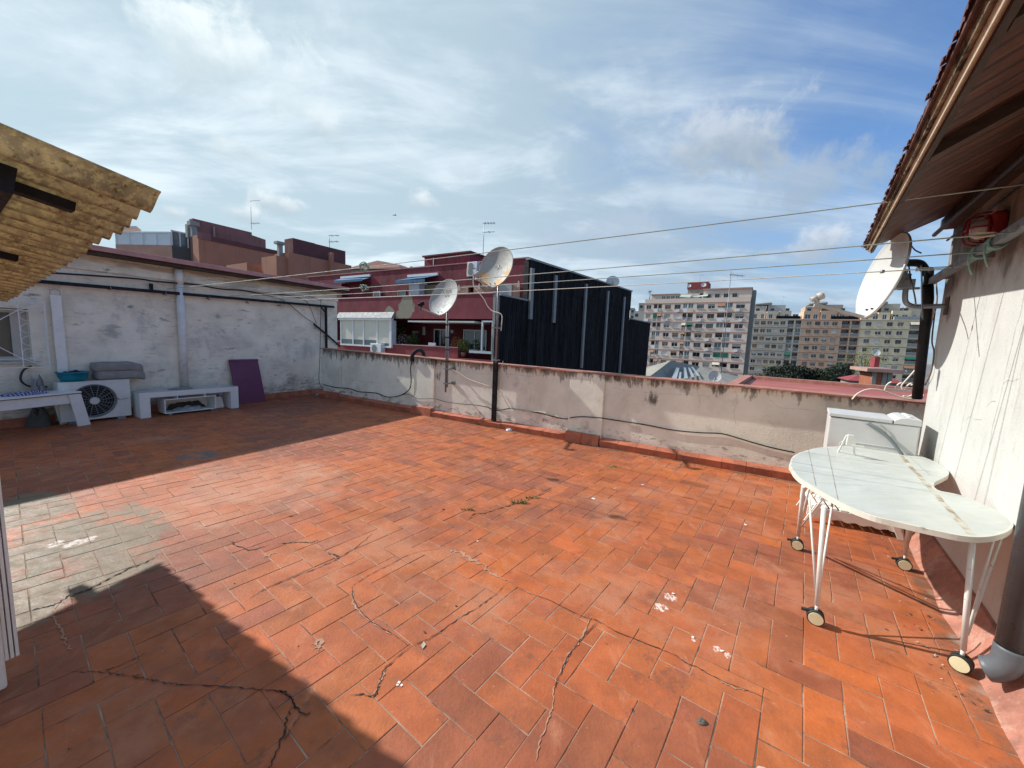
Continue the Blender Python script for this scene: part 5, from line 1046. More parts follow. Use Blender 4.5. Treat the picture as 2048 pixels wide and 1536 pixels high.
# recessed balcony: doors, white canopy, corner glazing
def rec(px0, py0, px1, py1, o): a = RB.hit(px0, py0, o); b = RB.hit(px1, py1, o); return a.x, b.z, b.x, a.z
framed('balcony_door', *rec(868, 658, 893, 697, 2.15), 2.14, 2, m_upvc, m_glassd, RD)
framed('sliding_window', *rec(927, 659, 972, 702, 2.15), 2.14, 2, m_upvc, m_glassb, RD)
MB().box(h(822, 640).x, -.25, h(822, 641).z - .10, h(955, 640).x, 1.2, h(822, 641).z - .02).build('balcony_canopy', M('white_canopy_board', (.58, .58, .55), .7, .08, 3, .1), RD)
mb = MB(); x0, x1 = h(962, 660).x, XR + .05; zq = h(962, 641).z; zw = h(962, 702).z
mb.box(x0, .02, zw, x0 + .09, .11, zq); mb.box(x0, .02, zq - .08, x1, .11, zq); mb.box(x1 - .09, .02, zw, x1, .11, zq); mb.box(h(938, 703).x, .0, zw - .13, x1, .13, zw); mb.build('corner_glazing_frame', m_upvc, RD)
for (px, py, w_, hh) in ((848, 662, .2, .55), (904, 663, .22, .2), (830, 664, .5, .14)): q = RB.hit(px, py, 2.1); MB().box(q.x - w_/2, 2.08, q.z - hh/2, q.x + w_/2, 2.19, q.z + hh/2).build('wall_fitting', M('off_white_fitting', (.45, .43, .38), .6, .1, 3, 0) if 'off_white_fitting' not in MATS else MATS['off_white_fitting'], RD)
def acunit(fr, px, py, o, w_, hh, label, d=.35):
    q = fr.hit(px, py, o); t = thing('air_conditioner', label, 'air conditioner', fr.w(q.x, o, q.z), fr.rz); MB().box(-w_/2, -d, -hh/2, w_/2, 0, hh/2).build('casing', m_upvc, t, bevel=.02)
    mb = MB(); mb.cyl((-w_*.12, -d - .012, 0), (-w_*.12, -d - .001, 0), hh * .38, 20); mb.build('fan_grille', m_grillegrey, t); mb = MB(); mb.box(-w_*.4, -.3, -hh/2 - .08, -w_*.36, 0, -hh/2 - .001); mb.box(w_*.36, -.3, -hh/2 - .08, w_*.4, 0, -hh/2 - .001); mb.build('bracket', m_steel, t)
acunit(RB, 760, 697, -.01, 1.0, .62, 'white air conditioner under the glazed gallery of the maroon building')
acunit(RB, 951, 534, SB, .75, .5, 'upper white air conditioner on the maroon wall left of the rusty dish')
acunit(RB, 950, 546, SB, .75, .5, 'lower white air conditioner on the maroon wall left of the rusty dish')
# roof house and roof clutter
PH = [RB.hx(849, 520, 8), RB.hx(940, 510, 8)]; mb = MB(); zt2 = RB.hz(895, 510, 8); mb.box(PH[0], 8, ztop_ - .1, PH[1], 13, zt2); mb.build('roof_house', m_red, RD)
MB().box(PH[0] - .15, 7.85, zt2 + .001, PH[1] + .15, 13.2, zt2 + .12).build('roof_house_cap', M('dark_red_cap', (.13, .03, .035), .8, .1, 3, 0), RD)
mb = MB(); q = RB.hit(867, 522, 7.9); mb.cyl((q.x, 7.93, ztop_), (q.x, 7.93, zt2 - .1), .05, 8); q = RB.hit(825, 540, 6); mb.tube(curve([(q.x, 6, ztop_ - .1), (q.x, 6, ztop_ + .75), (q.x - .1, 6, ztop_ + .9), (q.x - .22, 6, ztop_ + .92)]), .07, 8); mb.build('flue', m_lead, RD)
# plants and bits on the balcony
def plant(label, px, py, o, r, mats, n, size, seed, cat='plant', fr=RB, hh=1.0, pot=True):
    q = fr.hit(px, py, o); rn = random.Random(seed); t = thing('potted_plant', label, cat, fr.w(q.x, o, q.z - r * .8), fr.rz)
    if pot: mb = MB(); mb.lathe([(0, -.25), (.13, -.25), (.17, 0), (.0, .0)], 14); mb.build('pot', M('clay_pot', (.30, .13, .08), .8, .1, 4, .1) if 'clay_pot' not in MATS else MATS['clay_pot'], t)
    mb = MB(); leaves(mb, (0, 0, r * hh * .9), r, r * .8, r * hh, n, size, rn); mb.build('foliage', mats, t); mb = MB(); mb.tube([(0, 0, 0), (.03, 0, r * hh)], .02, 6); mb.build('stem', m_wood_dark, t)
plant('orange leaved plant on the maroon balcony wall behind the lettered dish pole', 913, 688, .35, .38, m_leafO, 260, .06, 1)
plant('bright green spiky plant beside the corner window of the maroon balcony', 927, 693, .3, .40, m_leafY, 220, .09, 2)
plant('small dark green plant in front of the sliding window', 953, 690, .4, .28, m_leafA, 140, .06, 3)
plant('hanging yellow green plant high on the dark balcony wall', 804, 660, 2.0, .42, m_leafY, 260, .06, 4, pot=False)
plant('pale flowering plant low on the dark balcony beside the gallery', 806, 682, .6, .42, M('pale_flower_leaf', (.25, .20, .20), .8, .3, 3, 0), 160, .06, 5)
plant('dark bushy plant low on the dark balcony left of the door', 826, 683, .6, .45, m_leafA, 260, .07, 6)
q = h(864, 692, .3); MB().box(-.3, -.02, 0, .3, .05, .3).build('x', m_upvc, loc=RB.w(q.x, .3, q.z - .1), rz=RB.rz, bevel=.04); o = bpy.data.objects['x']; o.name = 'plastic_chair_back'; o.data.name = 'chair_back'; setp(o, 'white plastic chair back showing above the maroon balcony wall', 'chair')

# ================================================================ black corrugated side building
BK = fthing('black_clad_building', 'tall building side clad in black corrugated sheet with grey posts', 'building', BB)
bh = lambda px, py: BB.hit(px, py, 0)
b0, b1 = bh(1000, 600).x, bh(1058, 560).x; b2 = bh(1262, 600).x; b3 = bh(1298, 680).x
zA, zB_ = bh(1060, 519).z, bh(1260, 582).z; zF0, zF1 = bh(1003, 591).z, bh(1055, 602).z; zE = bh(1280, 642).z
mb = MB(); mb.prism([(b1, .06, -12), (b2, .06, -12), (b2, .06, zB_ - .05), (b1, .06, zA - .05)], (0, .3, 0)); mb.prism([(b2 + .01, .06, -12), (b3, .06, -12), (b3, .06, zE - .05), (b2 + .01, .06, zE - .05)], (0, .3, 0)); mb.prism([(b0 + .1, .06, -12), (b1 - .01, .06, -12), (b1 - .01, .06, zF1 - .05), (b0 + .1, .06, zF0 - .05)], (0, .3, 0)); mb.build('wall', M('black_backing', (.014, .012, .014), .8, .2, 3, 0), BK)
def clad(x0, x1, z0a, z0b, z1a, z1b, off, pitch=.17):
    mb = MB(); x = x0; k = 0; prev = None
    while x <= x1 + 1e-6:
        t = (x - x0) / (x1 - x0); d = off - (.03 if (k // 2) % 2 else 0)
        c = (mb.vert((x, d, z0a + (z0b - z0a) * t)), mb.vert((x, d, z1a + (z1b - z1a) * t)))
        if prev: mb.face((prev[0], c[0], c[1], prev[1]))
        prev = c; x += pitch * (.36 if k % 2 == 0 else .14); k += 1
    mb.build('cladding_sheet', m_blackclad, BK)
za1, zb1_ = bh(1110, 582).z, bh(1245, 620).z
zm_a, zm_b = bh(1062, 642).z, bh(1290, 664).z
clad(b1, b2, za1, za1, zA, zB_, 0.0); clad(b1, b2, zm_a - .1, zm_a - .1, za1 + .15, za1 + .15, -.04 + .08 - .0)
clad(b0, b1 - .02, zm_a - .1, zm_a - .1, zF0, zF1, .0); clad(b0, b3, zm_a - 3.2, zm_a - 3.2, zm_a, zm_a, .02); clad(b0, b3, -12, -12, zm_a - 3.1, zm_a - 3.1, .045); clad(b2 + .02, b3, zm_a - .1, zm_a - .1, zE, zE, .0)
mb = MB(); mb.bar((b1 - .1, .05, zA + .03), (b2, .05, zB_ + .03), .3, .1); mb.bar((b0, .1, zF0 + .04), (b1, .1, zF1 + .04), .25, .09); mb.bar((b2, .05, zE + .03), (b3, .05, zE + .03), .2, .08); mb.build('capping', m_lead, BK)
for pxa, pya, pyb in ((1062, 537, 639), (1109, 551, 646), (1170, 568, 735), (1214, 582, 740), (1247, 594, 745)):
    x = bh(pxa, pya).x; MB().box(x - .14, -.16, bh(pxa, pyb).z, x + .14, -.035, bh(pxa, pya).z).build('steel_post', m_galv, BK)
def rooftop_dish(label, p, r, az, mat=None):
    t = thing('satellite_dish', label, 'satellite dish', p); d = adir(az); d = (d + V((0, 0, .35))).normalized(); b = d.orthogonal().normalized(); c = d.cross(b); mb = MB(); mb.s = True; n = 24
    rings = [[mb.vert((b * cos(2*pi*k/n) + c * sin(2*pi*k/n)) * r * f + d * (r * .22 * (f * f - 1)) + V((0, 0, r * 1.3))) for k in range(n)] for f in (.02, .4, .7, 1.0, 1.04)]
    for i in range(4):
        for k in range(n): mb.face((rings[i][k], rings[i][(k+1) % n], rings[i+1][(k+1) % n], rings[i+1][k]))
    mb.build('reflector', mat or m_dishwhite, t, solid=r * .04); mb = MB(); mb.tube([(0, 0, 0), (0, 0, r * 1.1)], r * .08, 8); mb.build('mast', m_steel, t)
    mb = MB(); mb.bar(V((0, 0, r * .35)) + d * .0, V((0, 0, r * .9)) + d * r * 1.0, r * .08); mb.build('arm', m_steel, t)
rooftop_dish('small white dish on the roof edge of the black clad building', BB.w(bh(1247, 575).x, 1.0, zB_ - .1), .55, 190)

# ================================================================ aerials
def aerial(label, p, hh, els, group='rooftop television aerials', ang=100, r=.025, ln=1.6):
    t = thing('television_aerial', label, 'aerial', p, 0, group); MB().tube([(0, 0, 0), (0, 0, hh)], r, 6).build('mast', m_steel, t)
    for k, (zf, kind) in enumerate(els):
        d = adir(ang + 6 * k); f = V((-d.y, d.x, 0)); z = V((0, 0, hh * zf)); mb = MB(); mb.bar(z - d * ln * .1, z + d * ln, r * 1.5)
        for q in range(kind): c = z + d * (ln * (q + .5) / kind); mb.bar(c - f * ln * .25 + V((0, 0, .0)), c + f * ln * .25, r * .9); mb.bar(c - V((0, 0, ln * .12)), c + V((0, 0, ln * .12)), r * .8)
        mb.build('antenna', m_steel, t)
def onray(px, py, d): return at(px, py, d)
q = onray(966, 516, 32); aerial('tall twin aerial on the maroon roof left of the rusty dish', q, (516 - 447) / 770 * 32, [(.97, 4), (.72, 1)], ln=.95)

# ================================================================ terracotta buildings behind the shaded house
m_terra = M('terracotta_render', (.40, .185, .115), .9, .08, .35, .15, 6, spots=(dict(c=(.27, .12, .08), s=1.1, d=9, r=.7, lo=.50, hi=.64, a=.5, st=(1, 1, .18)), dict(c=(.33, .15, .10), s=.5, lo=.5, hi=.72, a=.4),)); m_mauve = M('dusty_maroon_render', (.26, .12, .11), .9, .1, .4, .15, 6, spots=(dict(c=(.16, .08, .075), s=1.1, d=9, r=.7, lo=.50, hi=.64, a=.6, st=(1, 1, .2)),)); m_dkband = M('dark_maroon_band', (.13, .05, .05), .9, .1, .5, .1)
T1 = Fr(*at(396, 468, 44).xy, 31); TT = fthing('terracotta_building', 'big terracotta block with mauve roof house behind the pink roof edge', 'building', T1)
g = lambda px, py, o=0.: T1.hit(px, py, o)
zt = g(396, 468).z; xe = g(553, 500).x + .1
mb = MB(); mb.box(0, 0, -12, xe, 1.5, zt - .05); mb.build('wall', m_terra, TT)
xq = g(421, 470).x; mb = MB(); mb.box(xq, -.08, zt - .5, xe, -.002, zt + .02); mb.build('parapet_band', m_dkband, TT); MB().box(-.1, -.1, zt - .5, xq - .002, -.002, zt + .25).build('parapet_end', m_mauve, TT)
x0, x1 = T1.hx(386, 455, 4), T1.hx(538, 480, 4); MB().box(x0, 4, -12, x1 - 2.2, 5, T1.hz(450, 452, 4)).build('roof_house', m_mauve, TT); mb = MB(); mb.prism([(x1 - 2.19, 4, -12), (x1, 4.9, -12), (x1, 6, -12), (x1 - 2.19, 6, -12)], (0, 0, T1.hz(450, 452, 4) + 12 - .35)); mb.build('roof_house_end', m_mauve, TT)
mb = MB(); q = T1.hit(389, 462, 2); mb.box(q.x - .25, 2, zt, q.x + .25, 2.5, T1.hz(389, 452, 2)); mb.box(q.x - .45, 1.8, T1.hz(389, 452, 2) + .001, q.x + .45, 2.7, T1.hz(389, 443, 2)); mb.build('chimney', m_lead, TT)
q = T1.hit(381, 460, 3); MB().box(q.x - .3, 3, zt, q.x + .35, 3.6, T1.hz(381, 449, 3)).build('duct', m_lead, TT)
q = T1.hit(428, 465, 3.9); mb = MB(); mb.cyl((q.x, 3.85, zt), (q.x, 3.85, T1.hz(428, 453, 3.9)), .12, 8); mb.build('pipe', M('mauve_pipe', (.32, .2, .19), .7, .1, 3, 0), TT)
aerial('tall thin aerial on the mauve roof house', T1.w(T1.hx(503, 455, 6), 6, T1.hz(500, 458, 6)), 3.9, [(.98, 0), (.2, 2)], ln=1.5)
# low grey wing with glass balustrade
G1 = Fr(*at(338, 520, 46).xy, 31); G0 = thing('terrace_wing', 'grey and pink roof terrace wing with white framed glass balustrade', 'building', G1.o, G1.rz)
zt3 = G1.hz(348, 491); xe3 = G1.hx(394, 500); x03 = G1.hx(344, 495)
MB().box(x03, 0, -12, xe3, 8, zt3).build('grey_wall', M('dark_grey_render', (.11, .11, .10), .9, .12, .6, .2, 6), G0)
MB().hexa([(x03 - 3.2, 7, -12), (x03 - .01, 0, -12), (x03 - .01, 8, -12), (x03 - 1.5, 10, -12)], [(x03 - 3.2, 7, zt3), (x03 - .01, 0, zt3), (x03 - .01, 8, zt3), (x03 - 1.5, 10, zt3)]).build('pink_wall', M('pale_terracotta', (.45, .25, .18), .9, .08, .5, .1), G0)
mb = MB(); n_ = 3
for k in range(n_ + 1): x = x03 + (xe3 - x03 - .12) * k / n_; mb.box(x, .05, zt3 + .001, x + .12, .17, zt3 + 1.75)
mb.box(x03, .06, zt3 + 1.65, xe3, .16, zt3 + 1.8)
for k in range(5): t = k / 4; p = V((x03 - .1, .1, 0)).lerp(V((x03 - 3.1, 7, 0)), t); mb.box(p.x - .08, p.y - .08, zt3 + .001, p.x + .08, p.y + .08, zt3 + 1.5)
mb.bar((x03 - .1, .1, zt3 + 1.45), (x03 - 3.1, 7, zt3 + 1.45), .16); bal = mb.build('balustrade_frame', m_upvc, G0)
mb = MB(); mb.poly([(x03, .11, zt3), (xe3, .11, zt3), (xe3, .11, zt3 + 1.65), (x03, .11, zt3 + 1.65)]); mb.build('pane', m_glassg, bal)
mb = MB(); mb.poly([(x03 - .12, .2, zt3), (x03 - 3.1, 7.05, zt3), (x03 - 3.1, 7.05, zt3 + 1.4), (x03 - .12, .2, zt3 + 1.4)]); mb.build('pane', M('frosted_panel', (.60, .64, .66), .4, .05, 1, 0), bal)
mb = MB(); mb.hexa([(x03 - 3.9, 6.5, zt3 + 1.7), (x03 - 2.0, 4, zt3 + 2.0), (x03 - 1, 6, zt3 + 2.0), (x03 - 3, 8.5, zt3 + 1.7)], [(x03 - 3.9, 6.5, zt3 + 1.85), (x03 - 2.0, 4, zt3 + 2.15), (x03 - 1, 6, zt3 + 2.15), (x03 - 3, 8.5, zt3 + 1.85)]); mb.build('pergola_roof', m_upvc, G0)
# second terracotta block
T2 = Fr(*at(556, 512, 36).xy, 31); T20 = fthing('terracotta_building', 'smaller terracotta block with dark maroon roof parapet left of the maroon building', 'building', T2)
k2 = lambda px, py, o=0.: T2.hit(px, py, o)
xm = k2(577, 510).x; xe = k2(703, 540).x; zt = k2(590, 507).z
MB().box(0, 0.3, -12, xm, 3, k2(565, 512).z).build('side_wall', m_terra, T20); MB().box(xm + .01, 0, -12, xe, 2.5, zt).build('wall', m_terra, T20)
zp = T2.hz(605, 482, 1.2); mb = MB(); xp = T2.hx(586, 490, .9); mb.box(xp, .9, zt + .001, xe - .1, 1.3, T2.hz(645, 492, 1.1)); mb.box(xp, .9, T2.hz(645, 492, 1.1) + .001, xp + 2.3, 1.3, zp); mb.box(xp, 1.31, zt + .001, xp + .4, 2.4, zp); mb.build('roof_parapet', m_dkband, T20)
MB().box(k2(657, 520).x, -.5, -12, k2(662, 520).x, -.01, k2(660, 506).z).build('wall_rib', m_terra, T20)
q = k2(561, 505, 1); mb = MB(); mb.box(q.x - .18, .9, k2(561, 516).z - 1, q.x + .18, 1.25, T2.hz(561, 489, 1)); mb.box(q.x - .4, .75, T2.hz(561, 489, 1) + .001, q.x + .4, 1.4, T2.hz(561, 484, 1)); mb.build('chimney', m_lead, T20)
aerial('short aerial on the dark maroon parapet of the smaller terracotta block', T2.w(T2.hx(659, 490, 1.1), 1.1, T2.hz(659, 495, 1.1)), 1.3, [(.95, 2), (.45, 2)], ln=1.2)
# maroon sloping wall between them, with an air conditioner and a small dish
T3 = Fr(*at(560, 545, 41).xy, 31); T30 = fthing('low_maroon_house', 'low maroon house wall stepping down behind the pink roof', 'house', T3); j = lambda px, py, o=0.: T3.hit(px, py, o)
xe = j(690, 562).x; mb = MB(); mb.prism([(0, 0, -12), (xe, 0, -12), (xe, 0, j(690, 556).z), (0, 0, j(562, 529).z)], (0, 5, 0)); mb.build('wall', m_red, T30); mb = MB(); mb.bar((0, .1, j(562, 528).z), (xe, .1, j(690, 555).z), .5, .12); mb.build('coping', m_dkband, T30)
MB().box(j(492, 540, -1).x, -1.2, -12, -.05, 3, j(530, 532, -1).z).build('terracotta_annex', m_terra, T30)
acunit(T3, 553, 532, -1.25, .8, .7, 'white air conditioner on the low terracotta annex behind the pink roof')
rooftop_dish('tiny white dish on the low maroon house behind the clotheslines', T3.w(j(629, 552, -.3).x, -.3, j(629, 553, -.3).z), .28, 200)
# tiled roofs peeping between the blocks
HT = Fr(*at(700, 560, 62).xy, 112); H0 = fthing('tiled_roof_house', 'distant house with brown tiled roof between terracotta and maroon buildings', 'house', HT); hq = lambda px, py, o=0.: HT.hit(px, py, o)
x1 = hq(800, 545).x; MB().box(0, 0, -12, x1, 9, hq(740, 536).z).build('wall', M('pale_house_wall', (.42, .38, .33), .9, .1, .5, .1), H0)
z0 = hq(740, 537).z; mb = MB(); mb.hexa([(-.5, -.6, z0), (x1 + .5, -.6, z0 - .3), (x1 + .5, 9, z0 - .3), (-.5, 9, z0)], [(2.5, 3.5, z0 + 2.0), (x1 - 3, 3.5, z0 + 1.2), (x1 - 3, 5, z0 + 1.2), (2.5, 5, z0 + 2.0)]); mb.build('roof', M('brown_red_tiles', (.22, .085, .06), .85, .3, 2, .4, 10, wave=(2.2, .5, 'X', .4, (.12, .05, .04))), H0)
framed('window', hq(707, 560).x, z0 - 2.2, hq(722, 560).x, z0 - .6, -.02, 2, m_upvc, m_glassg, H0)

# ================================================================ apartment blocks
m_shut = [M('white_blind', (.62, .62, .60), .6, .05, 1, 0), M('grey_blind', (.36, .36, .35), .6, .05, 1, 0), M('brown_blind', (.30, .19, .12), .6, .05, 1, 0)]
m_green = M('green_awning', (.0, .13, .085), .7, .1, 1, 0)
def aptwin(par, x0, z0, x1, z1, y, rn):
    mb = MB(); mb.m = 0; f = .07; t = rn.choice((0, 0, .25, .4, .55, .75, 1.0)); zc = z1 - (z1 - z0) * t
    mb.box(x0, y, z0, x1, y + .05, z0 + f); mb.box(x0, y, z1 - f, x1, y + .05, z1); mb.box(x0, y, z0 + f, x0 + f, y + .05, z1 - f); mb.box(x1 - f, y, z0 + f, x1, y + .05, z1 - f); xm = (x0 + x1) / 2; mb.box(xm - f * .6, y, z0 + f, xm + f * .6, y + .05, z1 - f)
    mb.m = 1; mb.poly([(x0, y + .045, z0), (x1, y + .045, z0), (x1, y + .045, z1), (x0, y + .045, z1)])
    if t > 0: mb.m = 2; mb.box(x0 + .01, y - .05, zc, x1 - .01, y - .02, z1)
    mb.m = 3; mb.box(x0 - .08, y - .35, z0 - .1, x1 + .08, y + .0, z0 - .001)
    mb.build('window', [m_upvc if rn.random() < .6 else m_lead, rn.choice((m_glassd, m_glassd, m_glassg)), rn.choice(m_shut), par_wallmat], par)
def aptbalc(par, x0, z0, x1, z1, y, dp, rn, railm, glassy=False):
    mb = MB(); rh = 1.0; mb.m = 0; mb.box(x0, y - .02, z0, x1, y + .05, z0 + rh)
    mb.m = 1; mb.box(x0, y - .04, z0 + rh, x1, y + .07, z0 + rh + .06)
    if glassy:
        n = max(2, int((x1 - x0) / .7))
        for k in range(n + 1): xx = x0 + (x1 - x0 - .06) * k / n; mb.box(xx, y, z0 + rh + .06, xx + .06, y + .05, z1)
        mb.m = 2; mb.poly([(x0, y + .03, z0 + rh), (x1, y + .03, z0 + rh), (x1, y + .03, z1), (x0, y + .03, z1)])
    mb.m = 3; d0 = x0 + (x1 - x0) * rn.uniform(.1, .4); mb.box(d0, y + dp - .06, z0, min(d0 + 1.1, x1 - .1), y + dp - .01, z0 + 2.0)
    mb.m = 1; mb.box(d0 - .08, y + dp - .05, z0 + 2.0, min(d0 + 1.18, x1 - .05), y + dp - .005, z0 + 2.08)
    if rn.random() < .3: mb.m = 4; mb.box(x0 + rn.uniform(.1, .3), y + .3, z0 + .2, x0 + rn.uniform(.5, .8), y + .5, z0 + rn.uniform(1.2, 1.8))
    mb.build('balcony', [railm, m_upvc, m_glassg, m_glassd, rn.choice(m_shut)], par)
par_wallmat = None
def apartment(label, fr, W, ztop_, nst, st, cols, wall, band, side, rn, dp=11., rails=None, top_extra=1.2, bandh=.24, awn=(), glassp=.25, ac=0):
    global par_wallmat; par_wallmat = wall
    t = fthing('apartment_block', label, 'apartment block', fr); zf = ztop_ - top_extra; ops = []; it = []
    for s_ in range(nst):
        z = zf - st * (s_ + 1)
        for ci, (k, a, b) in enumerate(cols):
            o = (a, z + .95, b, z + 2.2, .30) if k == 'w' else (a, z + .12, b, z + st - .3, 1.3); ops.append(o); it.append((k, o, s_, ci))
    mb = MB(); mb.facade(0, W, -12, ztop_, ops); mb.build('front_wall', wall, t)
    mb = MB(); mb.poly([(W, 0, -12), (W, dp, -12), (W, dp, ztop_), (W, 0, ztop_)]); mb.poly([(0, 0, -12), (0, 0, ztop_), (0, dp, ztop_), (0, dp, -12)]); mb.poly([(0, dp, -12), (0, dp, ztop_), (W, dp, ztop_), (W, dp, -12)]); mb.poly([(0, 0, ztop_ - .6), (W, 0, ztop_ - .6), (W, dp, ztop_ - .6), (0, dp, ztop_ - .6)]); mb.build('side_wall', side, t)
    for s_ in range(nst + 1): z = zf - st * s_; MB().box(-.05, -.07, z - bandh, W + .05, -.003, z).build('floor_band', band, t)
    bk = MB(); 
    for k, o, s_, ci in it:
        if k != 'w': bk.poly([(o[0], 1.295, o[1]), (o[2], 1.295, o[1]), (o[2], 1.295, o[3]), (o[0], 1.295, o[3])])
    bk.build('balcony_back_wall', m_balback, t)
    for k, o, s_, ci in it:
        if k == 'w': 
            mb = MB(); aptwin(t, o[0], o[1], o[2], o[3], .22, rn)
            if rn.random() < ac: q = MB(); xx = rn.uniform(o[0], o[2] - .9); q.box(xx, -.42, o[1] - .85, xx + .85, -.08, o[1] - .25); q.build('air_conditioner', m_upvc, t)
        else:
            if rn.random() < .12: z_ = o[1] + rn.uniform(1.3, 1.7); MB().hexa([(o[0], -.7, z_), (o[2], -.7, z_), (o[2], .0, o[3] - .06), (o[0], .0, o[3] - .06)], [(o[0], -.7, z_ + .05), (o[2], -.7, z_ + .05), (o[2], .0, o[3]), (o[0], .0, o[3])]).build('awning', rn.choice(m_awn[:3]), t)
            if rn.random() < .2: xa_ = rn.uniform(o[0], o[2] - .6); MB().box(xa_, -.12, o[1] + rn.uniform(.1, .5), xa_ + rn.uniform(.3, .6), -.09, o[1] + .98).build('laundry', rn.choice(m_awn), t)
            if (s_, ci) in awn: MB().box(o[0], -.05, o[1] + 1.0, o[2], .02, o[3]).build('awning', m_green, t)
            aptbalc(t, o[0], o[1], o[2], o[3], .0 + .03, 1.25, rn, rn.choice(rails or [wall, m_lead, m_conc]), rn.random() < glassp)
    return t
m_awn = [m_green, M('cream_awning', (.60, .54, .42), .8, .1, 1, 0), M('rust_awning', (.30, .15, .09), .8, .1, 1, 0), M('blue_laundry', (.12, .2, .36), .8, .1, 1, 0), m_upvc]
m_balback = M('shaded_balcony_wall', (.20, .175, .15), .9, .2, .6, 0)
m_pinkw = M('pinkish_apartment_render', (.68, .555, .47), .9, .07, .25, .1, 3, spots=(dict(c=(.38, .31, .28), s=.5, lo=.5, hi=.72, a=.4),)); m_pinkband = M('brick_pink_band', (.42, .25, .20), .9, .1, .5, .1); m_sidest = M('streaked_side_render', (.34, .29, .21), .9, .15, .5, .1, 3, vst=(1, 3, .1), spots=(dict(c=(.17, .13, .09), s=.5, lo=.42, hi=.6, a=.8, st=(1, 1.2, .05)),))
_a, _b = at(1291, 593, 117), at(1504, 577, 102); AP = Fr(_a.x, _a.y, math.degrees(atan2(_b.x - _a.x, _b.y - _a.y))); Wp = (_b.xy - _a.xy).length; rn = random.Random(21)
zr_ = AP.hz(1480, 594); cols = [(k, a * Wp / 28, b * Wp / 28) for k, a, b in [('w', .5, 2.0), ('b', 2.7, 3.8), ('b', 4.0, 5.1), ('w', 6.0, 7.7), ('w', 8.7, 10.4), ('b', 11.1, 12.2), ('b', 12.5, 13.9), ('w', 14.8, 16.7), ('w', 17.7, 19.5), ('b', 20.2, 22.0), ('b', 22.15, 23.9), ('w', 24.7, 26.8)]]
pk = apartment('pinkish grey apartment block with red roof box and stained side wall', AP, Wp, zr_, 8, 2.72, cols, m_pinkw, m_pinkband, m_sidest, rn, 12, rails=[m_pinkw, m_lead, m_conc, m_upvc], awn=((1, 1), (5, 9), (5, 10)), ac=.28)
MB().box(Wp + .01, 4.5, -12, Wp + .9, 9, zr_ + 2.3).build('side_bay', m_conc, pk)
mb = MB(); mb.box(1.2, 2.5, zr_ - .6, 9.0, 8.6, zr_ + 1.5); mb.box(9.01, 3, zr_ - .6, 14.5, 8.6, zr_ + 1.7); mb.box(15.6, 2.2, zr_ - .6, Wp, 8.9, zr_ + 2.4); mb.build('penthouse', m_pinkw, pk)
mb = MB(); mb.box(15.4, 1.9, zr_ + 2.41, Wp + .1, 9.0, zr_ + 2.8); mb.box(1.0, 2.2, zr_ + 1.51, 9.1, 8.8, zr_ + 1.75); mb.build('penthouse_roof', m_pinkband, pk)
for xx in (4.2, 5.5, 6.8, 8.1): framed('penthouse_window', xx, zr_ - .3, xx + 1.1, zr_ + 1.2, 2.44, 2, m_upvc, m_glassg, pk)
for xx in (16.4, 18.6, 20.8, 22.9): framed('penthouse_window', xx, zr_ - .3, xx + 1.2, zr_ + 1.3, 2.14, 2, m_lead, m_glassd, pk)
mb = MB(); mb.box(11.2, 3.5, zr_ + 1.71, 15.3, 8, zr_ + 3.0); mb.build('lift_room_base', m_conc, pk); mb = MB(); mb.box(11.0, 3.2, zr_ + 3.01, 16.6, 8.2, zr_ + 4.9); mb.build('red_roof_box', m_redlow, pk)
mb = MB(); mb.hexa([(9.6, .6, zr_ + .5), (12.4, .6, zr_ + .2), (12.4, 2.9, zr_ + 1.2), (9.6, 2.9, zr_ + 1.4)], [(9.6, .6, zr_ + .6), (12.4, .6, zr_ + .3), (12.4, 2.9, zr_ + 1.3), (9.6, 2.9, zr_ + 1.5)]); mb.hexa([(13.2, .5, zr_ + .3), (16.9, .5, zr_ + .5), (16.9, 2.6, zr_ + 1.3), (13.2, 2.6, zr_ + .7)], [(13.2, .5, zr_ + .4), (16.9, .5, zr_ + .6), (16.9, 2.6, zr_ + 1.4), (13.2, 2.6, zr_ + .8)]); mb.build('terrace_awning', M('pale_green_awning', (.42, .50, .44), .7, .1, .8, 0), pk)
rooftop_dish('white dish on the left face of the red roof box', AP.w(11.6, 2.7, zr_ + 3.3), .5, 205); rooftop_dish('white dish on the right face of the red roof box', AP.w(15.4, 2.7, zr_ + 3.2), .65, 205)
aerial('small thin aerial on the red roof box', AP.w(14, 5, zr_ + 5.1), 2.2, [(.95, 2)], ln=1.1)
# palm on its roof corner
PM = thing('palm', 'small palm on the left roof corner of the pinkish apartment block', 'palm', AP.w(1.0, .9, zr_ - .6)); MB().tube([(0, 0, 0), (.08, 0, 1.6), (.05, 0, 3.0)], .12, 8, r1=.08).build('trunk', m_wood_dark, PM)
mb = MB(); rn2 = random.Random(2)
for k in range(26):
    a = rn2.uniform(0, 2*pi); e = rn2.uniform(-.3, 1.2); pv = None; L_ = rn2.uniform(.8, 1.2); d = V((cos(a), sin(a), 0)); s_ = V((-sin(a), cos(a), 0))
    for q in range(5): t = q / 4; p = V((.05, 0, 3.0)) + d * L_ * t * cos(e * .6) + V((0, 0, L_ * (t * e - .9 * t * t))); c = (p + s_ * .12 * (1 - t), p - s_ * .12 * (1 - t)); pv and mb.poly([pv[0], pv[1], c[1], c[0]]); pv = c
mb.build('crown', m_leafA, PM)
